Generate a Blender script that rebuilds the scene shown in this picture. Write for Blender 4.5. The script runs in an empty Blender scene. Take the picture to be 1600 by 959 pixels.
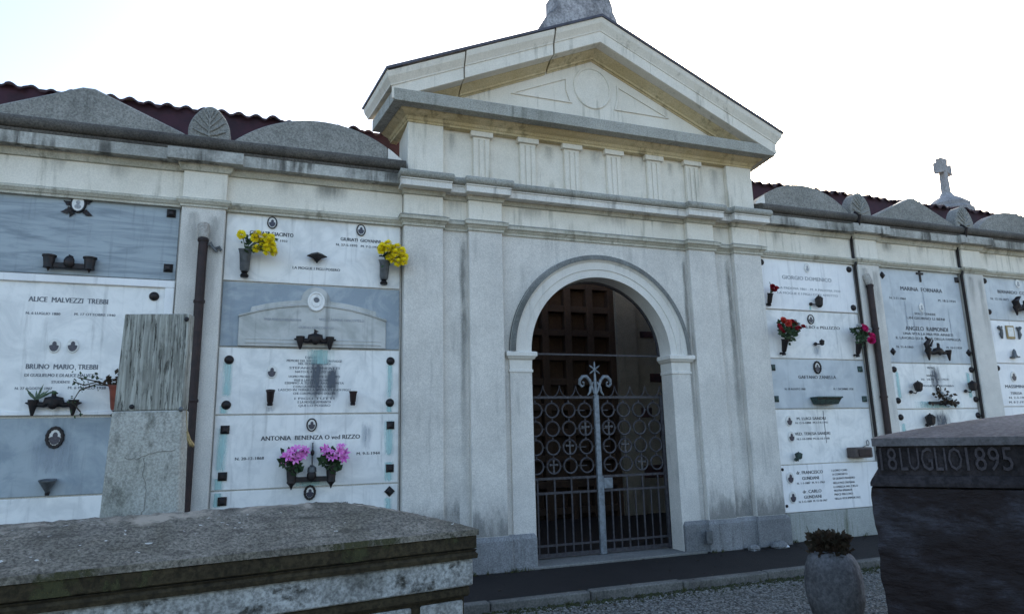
import bpy, math, random
from mathutils import Vector, Matrix
random.seed(7)
SC = bpy.context.scene
COL = SC.collection
RAD = math.radians
OFF = {}            # world offset of every root / part, so that meshes can be written in world coordinates

# ------------------------------------------------------------------ mesh builder
class MB:
    def __init__(s): s.v = []; s.f = []; s.mi = []; s.cur = 0
    def add(s, vs, fs):
        n = len(s.v); s.v += [tuple(p) for p in vs]
        for f in fs: s.f.append(tuple(i + n for i in f)); s.mi.append(s.cur)
        return s
    def box(s, x0, x1, y0, y1, z0, z1):
        return s.add([(x0,y0,z0),(x1,y0,z0),(x1,y1,z0),(x0,y1,z0),(x0,y0,z1),(x1,y0,z1),(x1,y1,z1),(x0,y1,z1)],
                     [(0,3,2,1),(4,5,6,7),(0,1,5,4),(1,2,6,5),(2,3,7,6),(3,0,4,7)])
    def prism_xz(s, poly, y0, y1):
        "polygon in x,z (counter-clockwise seen from the front) made solid from y0 (front) to y1 (back)"
        n = len(poly)
        vs = [(x, y0, z) for x, z in poly] + [(x, y1, z) for x, z in poly]
        fs = [tuple(range(n)), tuple(reversed(range(n, 2*n)))]
        for i in range(n):
            j = (i + 1) % n; fs.append((j, i, n + i, n + j))
        return s.add(vs, fs)
    def prism_xy(s, poly, z0, z1):
        n = len(poly)
        vs = [(x, y, z0) for x, y in poly] + [(x, y, z1) for x, y in poly]
        fs = [tuple(reversed(range(n))), tuple(range(n, 2*n))]
        for i in range(n):
            j = (i + 1) % n; fs.append((i, j, n + j, n + i))
        return s.add(vs, fs)
    def grid(s, rows, close=False, caps=False):
        "rows: list of equally long point lists"
        n = len(rows[0]); vs = [p for r in rows for p in r]; fs = []
        for a in range(len(rows) - 1):
            for i in range(n if close else n - 1):
                j = (i + 1) % n
                fs.append((a*n + i, a*n + j, (a+1)*n + j, (a+1)*n + i))
        if caps:
            fs.append(tuple(reversed(range(n)))); fs.append(tuple((len(rows)-1)*n + i for i in range(n)))
        return s.add(vs, fs)
    def tube(s, pts, r, n=8, caps=True):
        pts = [Vector(p) for p in pts]; rows = []
        rr = r if isinstance(r, (list, tuple)) else [r]*len(pts)
        up = Vector((0.13, 0.31, 0.94))
        for i, p in enumerate(pts):
            d = (pts[min(i+1, len(pts)-1)] - pts[max(i-1, 0)]).normalized()
            a = d.cross(up)
            if a.length < 1e-3: a = d.cross(Vector((1, 0, 0)))
            a.normalize(); b = d.cross(a).normalized()
            rows.append([p + (a*math.cos(t) + b*math.sin(t))*rr[i] for t in [2*math.pi*k/n for k in range(n)]])
        return s.grid(rows, True, caps)
    def lathe(s, prof, c, n=20, axis=None, sx=1.0):
        "profile (r, h) turned about a vertical (or given) axis through c"
        c = Vector(c); ax = Vector(axis or (0, 0, 1)).normalized()
        a = ax.cross(Vector((0, 1, 0.01))).normalized(); b = ax.cross(a)
        rows = [[c + ax*h + (a*math.cos(t)*sx + b*math.sin(t))*r for t in [2*math.pi*k/n for k in range(n)]] for r, h in prof]
        return s.grid(rows, True, True)
    def oval(s, x, z, rx, rz, y0, y1, n=24):
        return s.prism_xz([(x + rx*math.cos(2*math.pi*k/n), z + rz*math.sin(2*math.pi*k/n)) for k in range(n)], y0, y1)
    def oval_ring(s, x, z, rx, rz, r, y, n=24, m=6, wob=0.0):
        rows = []
        for k in range(n + 1):
            t = 2*math.pi*k/n; w = 1 + (wob if k % 2 else 0)
            c = Vector((x + rx*math.cos(t), y, z + rz*math.sin(t))); d = Vector((math.cos(t), 0, math.sin(t)))
            rows.append([c + (d*math.cos(q) + Vector((0, -1, 0))*math.sin(q))*r*w for q in [2*math.pi*j/m for j in range(m)]])
        return s.grid(rows, True)
    def ball(s, c, r, n=10, m=7, sz=1.0, sy=1.0):
        c = Vector(c); rows = []
        for i in range(m + 1):
            p = math.pi*i/m
            rows.append([c + Vector((r*math.sin(p)*math.cos(2*math.pi*k/n), r*sy*math.sin(p)*math.sin(2*math.pi*k/n), -r*sz*math.cos(p))) for k in range(n)])
        return s.grid(rows, True)
    def sweep(s, path, prof, kx=1.0, caps=True):
        "moulding: profile (outward offset, z) swept along a plan line with mitred corners; outward is to the right of travel"
        P = [Vector((x, y)) for x, y in path]; N = []
        for a, b in zip(P, P[1:]):
            d = (b - a).normalized(); N.append(Vector((d.y, -d.x)))
        rows = []
        for i, p in enumerate(P):
            if i == 0: m = N[0]
            elif i == len(P) - 1: m = N[-1]
            else: m = (N[i-1] + N[i]) / max(0.2, 1 + N[i-1].dot(N[i]))
            rows.append([(p.x + m.x*o*kx, p.y + m.y*o, z) for o, z in prof])
        n = len(prof); s.grid(rows)
        if caps:
            k = len(s.v) - len(rows)*n
            s.f.append(tuple(k + i for i in range(n))); s.mi.append(s.cur)
            k2 = len(s.v) - n
            s.f.append(tuple(k2 + i for i in reversed(range(n)))); s.mi.append(s.cur)
        return s
    def build(s, name, mat, parent=None, smooth=None, bevel=0.0, at=None, seg=1):
        off = OFF[parent.name] if parent is not None else Vector(at or (0, 0, 0))
        me = bpy.data.meshes.new(name)
        me.from_pydata([(x-off.x, y-off.y, z-off.z) for x, y, z in s.v], [], s.f)
        mats = mat if isinstance(mat, (list, tuple)) else [mat]
        for m in mats: me.materials.append(m)
        if len(mats) > 1: me.polygons.foreach_set('material_index', s.mi)
        me.update()
        import bmesh
        bm = bmesh.new(); bm.from_mesh(me); bmesh.ops.recalc_face_normals(bm, faces=bm.faces); bm.to_mesh(me); bm.free()
        if smooth is not None:
            me.polygons.foreach_set('use_smooth', [True]*len(me.polygons)); me.set_sharp_from_angle(angle=RAD(smooth))
        o = bpy.data.objects.new(name, me); COL.objects.link(o)
        if parent is not None: o.parent = parent
        else: o.location = off
        OFF[o.name] = off.copy()
        if bevel:
            b = o.modifiers.new('edge_wear', 'BEVEL'); b.width = bevel; b.segments = seg; b.limit_method = 'ANGLE'; b.angle_limit = RAD(35)
        return o

def tag(o, label=None, cat=None, group=None, kind=None):
    if label: o['label'] = label
    if cat: o['category'] = cat
    if group: o['group'] = group
    if kind: o['kind'] = kind
    return o
def thing(name, label, cat, loc=(0, 0, 0), group=None, rot=0.0, local=False):
    o = bpy.data.objects.new(name, None); COL.objects.link(o); o.empty_display_size = 0.1
    o.location = loc; o.rotation_euler = (0, 0, rot)
    OFF[o.name] = Vector((0, 0, 0)) if local else Vector(loc)
    return tag(o, label, cat, group)

# ------------------------------------------------------------------ materials
def newmat(name):
    m = bpy.data.materials.new(name); m.use_nodes = True
    nt = m.node_tree; b = nt.nodes['Principled BSDF']
    return m, nt, b
def N(nt, t, **kw):
    n = nt.nodes.new(t)
    for k, v in kw.items():
        if k.startswith('i_'): n.inputs[int(k[2:])].default_value = v
        else: setattr(n, k, v)
    return n
def mixc(nt, fac, a, b, mode='MIX'):
    n = nt.nodes.new('ShaderNodeMix'); n.data_type = 'RGBA'; n.blend_type = mode
    for sock, val in ((n.inputs[0], fac), (n.inputs[6], a), (n.inputs[7], b)):
        if hasattr(val, 'is_output') or isinstance(val, bpy.types.NodeSocket): nt.links.new(val, sock)
        elif isinstance(val, (int, float)): sock.default_value = val
        else: sock.default_value = (*val, 1) if len(val) == 3 else val
    return n.outputs[2]
def ramp(nt, src, lo, hi, a=0.0, b=1.0):
    n = nt.nodes.new('ShaderNodeMapRange'); n.inputs[1].default_value = lo; n.inputs[2].default_value = hi
    n.inputs[3].default_value = a; n.inputs[4].default_value = b; n.interpolation_type = 'SMOOTHSTEP'
    nt.links.new(src, n.inputs[0]); return n.outputs[0]
def math_(nt, op, a, b):
    n = nt.nodes.new('ShaderNodeMath'); n.operation = op
    for i, v in enumerate((a, b)):
        if isinstance(v, bpy.types.NodeSocket): nt.links.new(v, n.inputs[i])
        else: n.inputs[i].default_value = v
    return n.outputs[0]
def pos(nt, scale=(1, 1, 1), coord='world', loc=(0, 0, 0)):
    if coord == 'world': src = N(nt, 'ShaderNodeNewGeometry').outputs['Position']
    else: src = N(nt, 'ShaderNodeTexCoord').outputs['Object' if coord == 'object' else 'Generated']
    mp = N(nt, 'ShaderNodeMapping'); mp.inputs[3].default_value = scale; mp.inputs[1].default_value = loc
    nt.links.new(src, mp.inputs[0]); return mp.outputs[0]
def noise(nt, vec, scale, detail=4, rough=0.55, dist=0.0):
    n = N(nt, 'ShaderNodeTexNoise'); n.inputs['Scale'].default_value = scale; n.inputs['Detail'].default_value = detail
    n.inputs['Roughness'].default_value = rough; n.inputs['Distortion'].default_value = dist
    nt.links.new(vec, n.inputs['Vector']); return n.outputs['Fac']
def bump(nt, b, h, strength=0.3, dist=0.01):
    n = N(nt, 'ShaderNodeBump'); n.inputs['Strength'].default_value = strength; n.inputs['Distance'].default_value = dist
    nt.links.new(h, n.inputs['Height']); nt.links.new(n.outputs[0], b.inputs['Normal'])

def plaster(name, col, dark, grain=90, grain_amt=0.25, streak=0.45, streak_col=None, blotch=0.5, rough=0.9, bmp=0.35, coord='world', stain_lo=0.5, warm=None):
    "weathered stucco or cast stone: grain, soft blotches, rain streaks"
    m, nt, b = newmat(name)
    v = pos(nt, coord=coord)
    big = noise(nt, v, 1.3, 6, 0.62); med = noise(nt, v, 7, 5, 0.6); fine = noise(nt, v, grain, 3, 0.7)
    c = mixc(nt, math_(nt, 'MULTIPLY', ramp(nt, big, 0.38, 0.68), blotch), col, dark)
    if warm: c = mixc(nt, math_(nt, 'MULTIPLY', ramp(nt, noise(nt, pos(nt, coord=coord, loc=(9, 3, 5)), 2.2, 5, 0.6), 0.45, 0.7), 0.7), c, warm)
    c = mixc(nt, math_(nt, 'MULTIPLY', ramp(nt, med, 0.4, 0.75), blotch*0.5), c, dark)
    st = noise(nt, pos(nt, (5.5, 5.5, 0.45), coord), 2.0, 6, 0.65)
    st2 = noise(nt, pos(nt, (1.2, 1.2, 1.0), coord, (4, 4, 4)), 1.6, 3, 0.5)
    sm = math_(nt, 'MULTIPLY', ramp(nt, st, stain_lo, stain_lo + 0.2), ramp(nt, st2, 0.42, 0.62))
    c = mixc(nt, math_(nt, 'MULTIPLY', sm, streak), c, streak_col or tuple(x*0.4 for x in dark))
    g = ramp(nt, fine, 0.3, 0.7, 1 - grain_amt, 1 + grain_amt*0.5)
    vg = N(nt, 'ShaderNodeCombineXYZ')
    for i in range(3): nt.links.new(g, vg.inputs[i])
    c = mixc(nt, 1.0, c, vg.outputs[0], 'MULTIPLY')
    nt.links.new(c, b.inputs['Base Color']); b.inputs['Roughness'].default_value = rough; b.inputs['Specular IOR Level'].default_value = 0.25
    hh = math_(nt, 'ADD', math_(nt, 'MULTIPLY', fine, 0.6), math_(nt, 'MULTIPLY', med, 0.5))
    bump(nt, b, hh, bmp, 0.012)
    return m

def marble(name, col, vein, vein_amt=0.5, scale=2.2, stretch=(1, 1, 1), rough=0.38, soot=0.38):
    m, nt, b = newmat(name)
    v = pos(nt, stretch)
    n1 = noise(nt, v, scale, 8, 0.62, 1.2); n2 = noise(nt, pos(nt, stretch, loc=(3, 7, 2)), scale*3.1, 6, 0.6, 0.6)
    c = mixc(nt, math_(nt, 'MULTIPLY', ramp(nt, n1, 0.42, 0.66), vein_amt), col, vein)
    c = mixc(nt, math_(nt, 'MULTIPLY', ramp(nt, n2, 0.5, 0.7), vein_amt*0.55), c, vein)
    st = noise(nt, pos(nt, (7, 7, 0.5)), 1.7, 5, 0.6)
    c = mixc(nt, math_(nt, 'MULTIPLY', ramp(nt, st, 0.54, 0.75), soot), c, tuple(x*0.35 for x in vein))
    f = noise(nt, v, 120, 2, 0.7)
    c = mixc(nt, math_(nt, 'MULTIPLY', ramp(nt, f, 0.55, 0.8), 0.18), c, tuple(x*0.6 for x in vein))
    nt.links.new(c, b.inputs['Base Color']); b.inputs['Specular IOR Level'].default_value = 0.35
    r = ramp(nt, n2, 0.3, 0.7, rough - 0.06, rough + 0.22); nt.links.new(r, b.inputs['Roughness'])
    bump(nt, b, f, 0.06, 0.004)
    return m

def simple(name, col, rough=0.6, metal=0.0, var=0.35, scale=14, col2=None, bmp=0.15, coord='world', spec=0.4):
    m, nt, b = newmat(name)
    n1 = noise(nt, pos(nt, coord=coord), scale, 5, 0.6)
    c = mixc(nt, ramp(nt, n1, 0.35, 0.68), col, col2 or tuple(x*(1-var) for x in col))
    nt.links.new(c, b.inputs['Base Color']); b.inputs['Roughness'].default_value = rough; b.inputs['Metallic'].default_value = metal
    b.inputs['Specular IOR Level'].default_value = spec
    if bmp: bump(nt, b, noise(nt, pos(nt, coord=coord), scale*5, 3, 0.6), bmp, 0.004)
    return m

def stainmat(name, col, dens=0.85, top=0.3, tail=None):
    "thin deposit on the marble with ragged edges: dense under its source, thinning downwards"
    m, nt, b = newmat(name)
    b.inputs['Base Color'].default_value = (*col, 1); b.inputs['Roughness'].default_value = 0.7
    g = N(nt, 'ShaderNodeTexCoord').outputs['Generated']; sp = N(nt, 'ShaderNodeSeparateXYZ'); nt.links.new(g, sp.inputs[0])
    dx = math_(nt, 'ABSOLUTE', math_(nt, 'SUBTRACT', sp.outputs[0], 0.5), 0)
    edge = noise(nt, pos(nt, (14, 14, 1.6)), 1.0, 5, 0.6)
    dx = math_(nt, 'ADD', dx, math_(nt, 'MULTIPLY', math_(nt, 'SUBTRACT', edge, 0.5), 0.55))
    zn = math_(nt, 'ADD', sp.outputs[2], math_(nt, 'MULTIPLY', math_(nt, 'SUBTRACT', noise(nt, pos(nt, (11, 11, 4)), 1.3, 5, 0.65), 0.5), top*1.6))
    a = math_(nt, 'MULTIPLY', ramp(nt, dx, 0.06, 0.48, 1, 0), ramp(nt, zn, 0.04, 0.04 + (tail or top)))
    a = math_(nt, 'MULTIPLY', a, ramp(nt, zn, 1.0 - top*0.8, 0.98, 1, 0))
    a = math_(nt, 'MULTIPLY', a, ramp(nt, noise(nt, pos(nt, (9, 9, 2)), 2.5, 4, 0.6), 0.25, 0.6, 0.35, 1))
    a = math_(nt, 'MULTIPLY', a, dens)
    nt.links.new(a, b.inputs['Alpha']); return m

M = {}
M['shaft']   = plaster('grey_roughcast', (0.68,0.645,0.59), (0.53,0.505,0.465), grain=80, grain_amt=0.20, streak=0.28, streak_col=(0.17,0.175,0.17), blotch=0.75, bmp=0.3)
M['cream']   = plaster('cream_plaster', (0.76,0.71,0.62), (0.61,0.565,0.475), grain=60, grain_amt=0.10, streak=0.5, streak_col=(0.17,0.16,0.11), blotch=0.55, bmp=0.2)
M['bed2']    = plaster('greyed_moulding', (0.55,0.525,0.445), (0.38,0.355,0.28), grain=60, grain_amt=0.2, streak=0.6, streak_col=(0.13,0.12,0.08), blotch=0.7, bmp=0.25, stain_lo=0.46)
M['bed']     = plaster('yellowed_moulding', (0.62,0.52,0.33), (0.45,0.34,0.17), grain=60, grain_amt=0.2, streak=0.55, streak_col=(0.10,0.08,0.04), blotch=0.7, bmp=0.25, stain_lo=0.46)
M['dirty']   = plaster('stained_fascia', (0.50,0.49,0.45), (0.24,0.235,0.21), grain=40, grain_amt=0.22, streak=0.85, streak_col=(0.05,0.048,0.042), blotch=0.95, bmp=0.3, stain_lo=0.40)
M['pale']    = plaster('pale_fascia', (0.74,0.71,0.655), (0.59,0.565,0.52), grain=60, grain_amt=0.14, streak=0.6, streak_col=(0.07,0.07,0.06), blotch=0.45, bmp=0.2, stain_lo=0.47)
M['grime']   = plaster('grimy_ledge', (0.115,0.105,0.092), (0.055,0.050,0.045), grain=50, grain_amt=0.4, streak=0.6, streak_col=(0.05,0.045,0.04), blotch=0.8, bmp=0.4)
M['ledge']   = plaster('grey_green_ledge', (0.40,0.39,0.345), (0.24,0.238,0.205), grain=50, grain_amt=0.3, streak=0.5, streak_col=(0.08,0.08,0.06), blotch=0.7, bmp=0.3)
M['crest']   = plaster('lichened_cast_stone', (0.29,0.285,0.262), (0.185,0.183,0.168), grain=55, grain_amt=0.42, streak=0.3, streak_col=(0.07,0.07,0.065), blotch=0.75, bmp=0.6)
M['plinth']  = plaster('plinth_concrete', (0.27,0.275,0.28), (0.15,0.153,0.155), grain=60, grain_amt=0.35, streak=0.7, streak_col=(0.06,0.06,0.05), blotch=0.8, bmp=0.4)
M['base']    = plaster('streaked_base_panel', (0.36,0.37,0.35), (0.24,0.25,0.23), grain=60, grain_amt=0.2, streak=0.75, streak_col=(0.10,0.11,0.06), blotch=0.6, bmp=0.2, stain_lo=0.45)
M['acro']    = plaster('blackened_stone', (0.47,0.455,0.46), (0.10,0.10,0.11), grain=30, grain_amt=0.4, streak=0.8, streak_col=(0.05,0.05,0.06), blotch=0.95, bmp=0.5, stain_lo=0.46)
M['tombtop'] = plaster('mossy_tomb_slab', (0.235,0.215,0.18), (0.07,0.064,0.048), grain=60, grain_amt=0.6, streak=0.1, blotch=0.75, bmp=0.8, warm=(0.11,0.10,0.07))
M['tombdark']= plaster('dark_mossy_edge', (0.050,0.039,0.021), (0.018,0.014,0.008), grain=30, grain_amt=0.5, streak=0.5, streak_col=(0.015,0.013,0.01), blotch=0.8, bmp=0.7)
M['tombwhite']= plaster('pitted_white_band', (0.40,0.41,0.40), (0.17,0.17,0.16), grain=40, grain_amt=0.5, streak=0.7, streak_col=(0.05,0.05,0.04), blotch=0.6, bmp=0.6, warm=(0.06,0.057,0.045))
M['stele']   = plaster('rough_render', (0.44,0.435,0.40), (0.27,0.27,0.23), grain=60, grain_amt=0.3, streak=0.7, streak_col=(0.08,0.08,0.06), blotch=0.6, bmp=0.6)
M['rtomb']   = plaster('blackened_tomb_stone', (0.034,0.029,0.031), (0.011,0.009,0.010), grain=26, grain_amt=0.5, streak=0.3, blotch=0.9, bmp=0.7, streak_col=(0.012,0.01,0.01))
M['rtombtop']= plaster('grey_tomb_lid', (0.135,0.128,0.132), (0.062,0.058,0.060), grain=40, grain_amt=0.3, streak=0.15, blotch=0.7, bmp=0.3)
M['rletter'] = plaster('raised_letter_stone', (0.060,0.053,0.058), (0.026,0.022,0.025), grain=40, grain_amt=0.3, streak=0.2, blotch=0.5, bmp=0.3)
M['urn']     = plaster('mottled_urn_stone', (0.17,0.17,0.178), (0.055,0.05,0.05), grain=30, grain_amt=0.35, streak=0.6, streak_col=(0.04,0.03,0.03), blotch=0.9, bmp=0.5)
M['white']   = marble('white_marble', (0.82,0.805,0.775), (0.60,0.60,0.585), 0.7)
M['bright']  = marble('bright_white_marble', (0.82,0.81,0.80), (0.67,0.67,0.675), 0.4)
M['greyw']   = marble('pale_grey_marble', (0.53,0.56,0.575), (0.38,0.41,0.435), 0.65, 1.6)
M['blue']    = marble('blue_grey_banded_marble', (0.335,0.38,0.405), (0.17,0.205,0.235), 0.75, 2.6, (0.35, 1, 3.4))
M['bluec']   = marble('blue_grey_cloudy_marble', (0.355,0.40,0.425), (0.20,0.245,0.28), 0.7, 1.8)
M['bluev']   = marble('slate_blue_marble', (0.255,0.30,0.34), (0.42,0.455,0.475), 0.8, 1.9)
M['bronze']  = simple('dark_bronze', (0.035,0.026,0.026), 0.5, 0.6, col2=(0.02,0.022,0.024), scale=30)
M['verdi']   = simple('green_bronze', (0.05,0.085,0.075), 0.6, 0.3, col2=(0.03,0.04,0.04), scale=30)
M['zinc']    = simple('grey_zinc', (0.13,0.14,0.15), 0.5, 0.5, scale=20)
M['iron']    = simple('wrought_iron_grey_paint', (0.060,0.058,0.066), 0.55, 0.2, col2=(0.032,0.028,0.032), scale=25)
M['ironpale']= simple('grey_blue_paint', (0.20,0.225,0.25), 0.5, 0.1, col2=(0.12,0.135,0.15), scale=20)
M['rust']    = simple('red_brown_pipe_paint', (0.034,0.018,0.017), 0.6, 0.1, col2=(0.018,0.011,0.011), scale=12)
M['mortar']  = simple('pale_mortar', (0.42,0.39,0.35), 0.9, 0, scale=40, bmp=0.4)
M['tile']    = simple('old_clay_tile', (0.060,0.028,0.030), 0.85, 0, col2=(0.024,0.016,0.020), scale=9, bmp=0.3)
M['fascia']  = simple('red_brown_soffit_paint', (0.048,0.016,0.026), 0.8, 0, col2=(0.026,0.011,0.018), scale=4)
M['lead']    = simple('lead_flashing', (0.085,0.082,0.10), 0.55, 0.3, scale=10)
M['text']    = simple('dark_lettering', (0.045,0.05,0.06), 0.6, 0, scale=60)
M['textfaint']= simple('worn_lettering', (0.36,0.37,0.39), 0.7, 0, scale=60)
M['textgrey']= simple('grey_lettering', (0.17,0.18,0.20), 0.7, 0, scale=60)
M['enamel']  = simple('white_enamel', (0.68,0.67,0.64), 0.25, 0, var=0.12, scale=30, bmp=0)
M['photo']   = simple('portrait_ink', (0.025,0.024,0.04), 0.3, 0, col2=(0.06,0.055,0.08), scale=60, bmp=0)
M['gilt']    = simple('dull_gold', (0.30,0.22,0.10), 0.45, 0.5, scale=40)
M['yellow']  = simple('yellow_petals', (0.92,0.80,0.02), 0.6, 0, col2=(0.88,0.68,0.015), scale=30, bmp=0)
M['pink']    = simple('pink_petals', (0.62,0.10,0.46), 0.55, 0, col2=(0.75,0.30,0.62), scale=26, bmp=0)
M['hotpink'] = simple('crimson_pink_petals', (0.62,0.02,0.17), 0.55, 0, col2=(0.45,0.01,0.10), scale=26, bmp=0)
M['red']     = simple('red_petals', (0.42,0.018,0.03), 0.6, 0, col2=(0.20,0.01,0.03), scale=26, bmp=0)
M['coral']   = simple('coral_petals', (0.66,0.10,0.06), 0.6, 0, col2=(0.5,0.05,0.05), scale=26, bmp=0)
M['whitepet']= simple('white_petals', (0.6,0.62,0.62), 0.6, 0, scale=26, bmp=0)
M['leaf']    = simple('dark_leaves', (0.045,0.085,0.035), 0.6, 0, col2=(0.02,0.04,0.02), scale=20, bmp=0)
M['paleleaf']= simple('grey_green_leaves', (0.11,0.16,0.10), 0.6, 0, col2=(0.05,0.08,0.05), scale=20, bmp=0)
M['dry']     = simple('dry_brown_foliage', (0.050,0.030,0.018), 0.8, 0, col2=(0.024,0.020,0.010), scale=15, bmp=0)
M['terra']   = simple('brown_red_pot', (0.22,0.055,0.035), 0.5, 0, scale=12)
M['wood']    = simple('brown_box', (0.085,0.065,0.06), 0.6, 0, scale=20)
M['asphalt'] = plaster('dark_asphalt', (0.020,0.017,0.017), (0.012,0.0105,0.0105), grain=120, grain_amt=0.45, streak=0.0, blotch=0.8, bmp=0.4, rough=0.85)
M['kerb']    = plaster('kerb_stone', (0.18,0.175,0.16), (0.08,0.077,0.07), grain=50, grain_amt=0.35, streak=0.0, blotch=0.8, bmp=0.4)
M['sill']    = plaster('threshold_stone', (0.20,0.20,0.19), (0.13,0.13,0.12), grain=50, grain_amt=0.3, streak=0.0, blotch=0.7, bmp=0.3)
M['moss']    = simple('moss', (0.040,0.048,0.016), 0.95, 0, col2=(0.022,0.022,0.010), scale=30, bmp=0.6)
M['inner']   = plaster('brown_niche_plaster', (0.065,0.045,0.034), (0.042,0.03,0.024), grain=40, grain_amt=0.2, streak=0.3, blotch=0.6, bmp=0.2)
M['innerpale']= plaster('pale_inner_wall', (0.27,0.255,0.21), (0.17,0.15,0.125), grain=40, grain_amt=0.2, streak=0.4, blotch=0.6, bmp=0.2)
M['pebble']  = simple('pebble_stone', (0.27,0.27,0.255), 0.85, 0, col2=(0.08,0.078,0.074), scale=18, bmp=0.2)
M['litter']  = simple('white_litter', (0.7,0.7,0.7), 0.6, 0, scale=20)

def gravelmat():
    m, nt, b = newmat('pale_gravel'); v = pos(nt)
    vo = N(nt, 'ShaderNodeTexVoronoi'); vo.inputs['Scale'].default_value = 42; nt.links.new(v, vo.inputs['Vector'])
    sp = N(nt, 'ShaderNodeSeparateColor'); nt.links.new(vo.outputs['Color'], sp.inputs[0])
    c = mixc(nt, sp.outputs[0], (0.31,0.305,0.28), (0.10,0.097,0.088))
    c = mixc(nt, ramp(nt, vo.outputs['Distance'], 0.35, 0.75), c, (0.035,0.033,0.028))
    c = mixc(nt, math_(nt, 'MULTIPLY', ramp(nt, noise(nt, v, 1.1, 5, 0.6), 0.45, 0.7), 0.6), c, (0.07,0.07,0.05))
    nt.links.new(c, b.inputs['Base Color']); b.inputs['Roughness'].default_value = 0.9
    h = math_(nt, 'SUBTRACT', 1.0, vo.outputs['Distance']); bump(nt, b, h, 0.9, 0.02); return m
M['gravel'] = gravelmat()
def travertine():
    m, nt, b = newmat('grooved_travertine'); v = pos(nt, (34, 34, 1.1))
    n1 = noise(nt, v, 1.5, 6, 0.65, 0.4); n2 = noise(nt, pos(nt, (55, 55, 5.0), loc=(2, 5, 1)), 1.0, 6, 0.72)
    c = mixc(nt, ramp(nt, n1, 0.38, 0.62), (0.40,0.40,0.355), (0.19,0.19,0.165))
    c = mixc(nt, ramp(nt, n2, 0.53, 0.62), c, (0.040,0.038,0.030))
    n3 = noise(nt, pos(nt, (5, 5, 2.2), loc=(7, 1, 3)), 1.4, 7, 0.7); c = mixc(nt, math_(nt, 'MULTIPLY', ramp(nt, n3, 0.46, 0.66), 0.6), c, (0.12,0.118,0.10))
    nt.links.new(c, b.inputs['Base Color']); b.inputs['Roughness'].default_value = 0.85
    bump(nt, b, math_(nt, 'ADD', n1, math_(nt, 'MULTIPLY', n2, -0.8)), 0.7, 0.015); return m
M['trav'] = travertine()
def darkmarble():
    m, nt, b = newmat('weathered_dark_marble'); v = pos(nt, (1, 1, 1.7))
    n1 = noise(nt, v, 2.1, 8, 0.7, 0.15); n2 = noise(nt, pos(nt, (1, 1, 3), loc=(5, 2, 8)), 9, 5, 0.6)
    z = N(nt, 'ShaderNodeSeparateXYZ'); nt.links.new(N(nt, 'ShaderNodeNewGeometry').outputs['Position'], z.inputs[0])
    c = mixc(nt, ramp(nt, n1, 0.48, 0.68), (0.014,0.009,0.009), (0.045,0.044,0.054))
    c = mixc(nt, math_(nt, 'MULTIPLY', ramp(nt, n2, 0.45, 0.6), 0.7), c, (0.018,0.014,0.015))
    nt.links.new(c, b.inputs['Base Color']); b.inputs['Roughness'].default_value = 0.7; b.inputs['Specular IOR Level'].default_value = 0.2
    bump(nt, b, math_(nt, 'ADD', n2, n1), 0.8, 0.03); return m
M['rbody'] = darkmarble()
M['st_green'] = stainmat('verdigris', (0.38,0.62,0.61), 0.72, 0.12)
M['st_black'] = stainmat('soot_streak', (0.085,0.095,0.115), 0.95, 0.42)
M['st_blue'] = stainmat('grey_drip', (0.33,0.37,0.42), 0.5, 0.4)

M['arch'] = plaster('archivolt_plaster', (0.71,0.68,0.625), (0.56,0.535,0.49), grain=95, grain_amt=0.12, streak=0.4, streak_col=(0.18,0.18,0.17), blotch=0.5, bmp=0.2)
M['rim']  = plaster('blackened_rim', (0.23,0.235,0.225), (0.11,0.113,0.105), grain=60, grain_amt=0.3, streak=0.5, streak_col=(0.06,0.06,0.05), blotch=0.9, bmp=0.3)
def lidpatches(m):
    "cement repairs along the crest and small pale chips"
    nt = m.node_tree; b = nt.nodes['Principled BSDF']; src = b.inputs['Base Color'].links[0].from_socket
    v = pos(nt, coord='object'); sp = N(nt, 'ShaderNodeSeparateXYZ'); nt.links.new(v, sp.inputs[0])
    crest = ramp(nt, math_(nt, 'ABSOLUTE', math_(nt, 'SUBTRACT', sp.outputs[1], 0.50), 0), 0.03, 0.24, 1, 0)
    n1 = noise(nt, pos(nt, coord='object', loc=(1.7, 2.0, 0)), 2.6, 7, 0.68, 0.5)
    msk = ramp(nt, math_(nt, 'ADD', n1, math_(nt, 'MULTIPLY', crest, 0.17)), 0.63, 0.75)
    c = mixc(nt, msk, src, (0.33,0.29,0.235))
    n2 = noise(nt, pos(nt, (1, 1.6, 1), 'object'), 17, 2, 0.5); c = mixc(nt, ramp(nt, n2, 0.70, 0.73), c, (0.45,0.45,0.42))
    n3 = noise(nt, pos(nt, (0.5, 2.2, 1), 'object', (3, 1, 0)), 5, 6, 0.7); c = mixc(nt, math_(nt, 'MULTIPLY', ramp(nt, n3, 0.50, 0.68), 0.65), c, (0.045,0.042,0.036))
    nt.links.new(c, b.inputs['Base Color'])
lidpatches(M['tombtop'])

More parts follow.
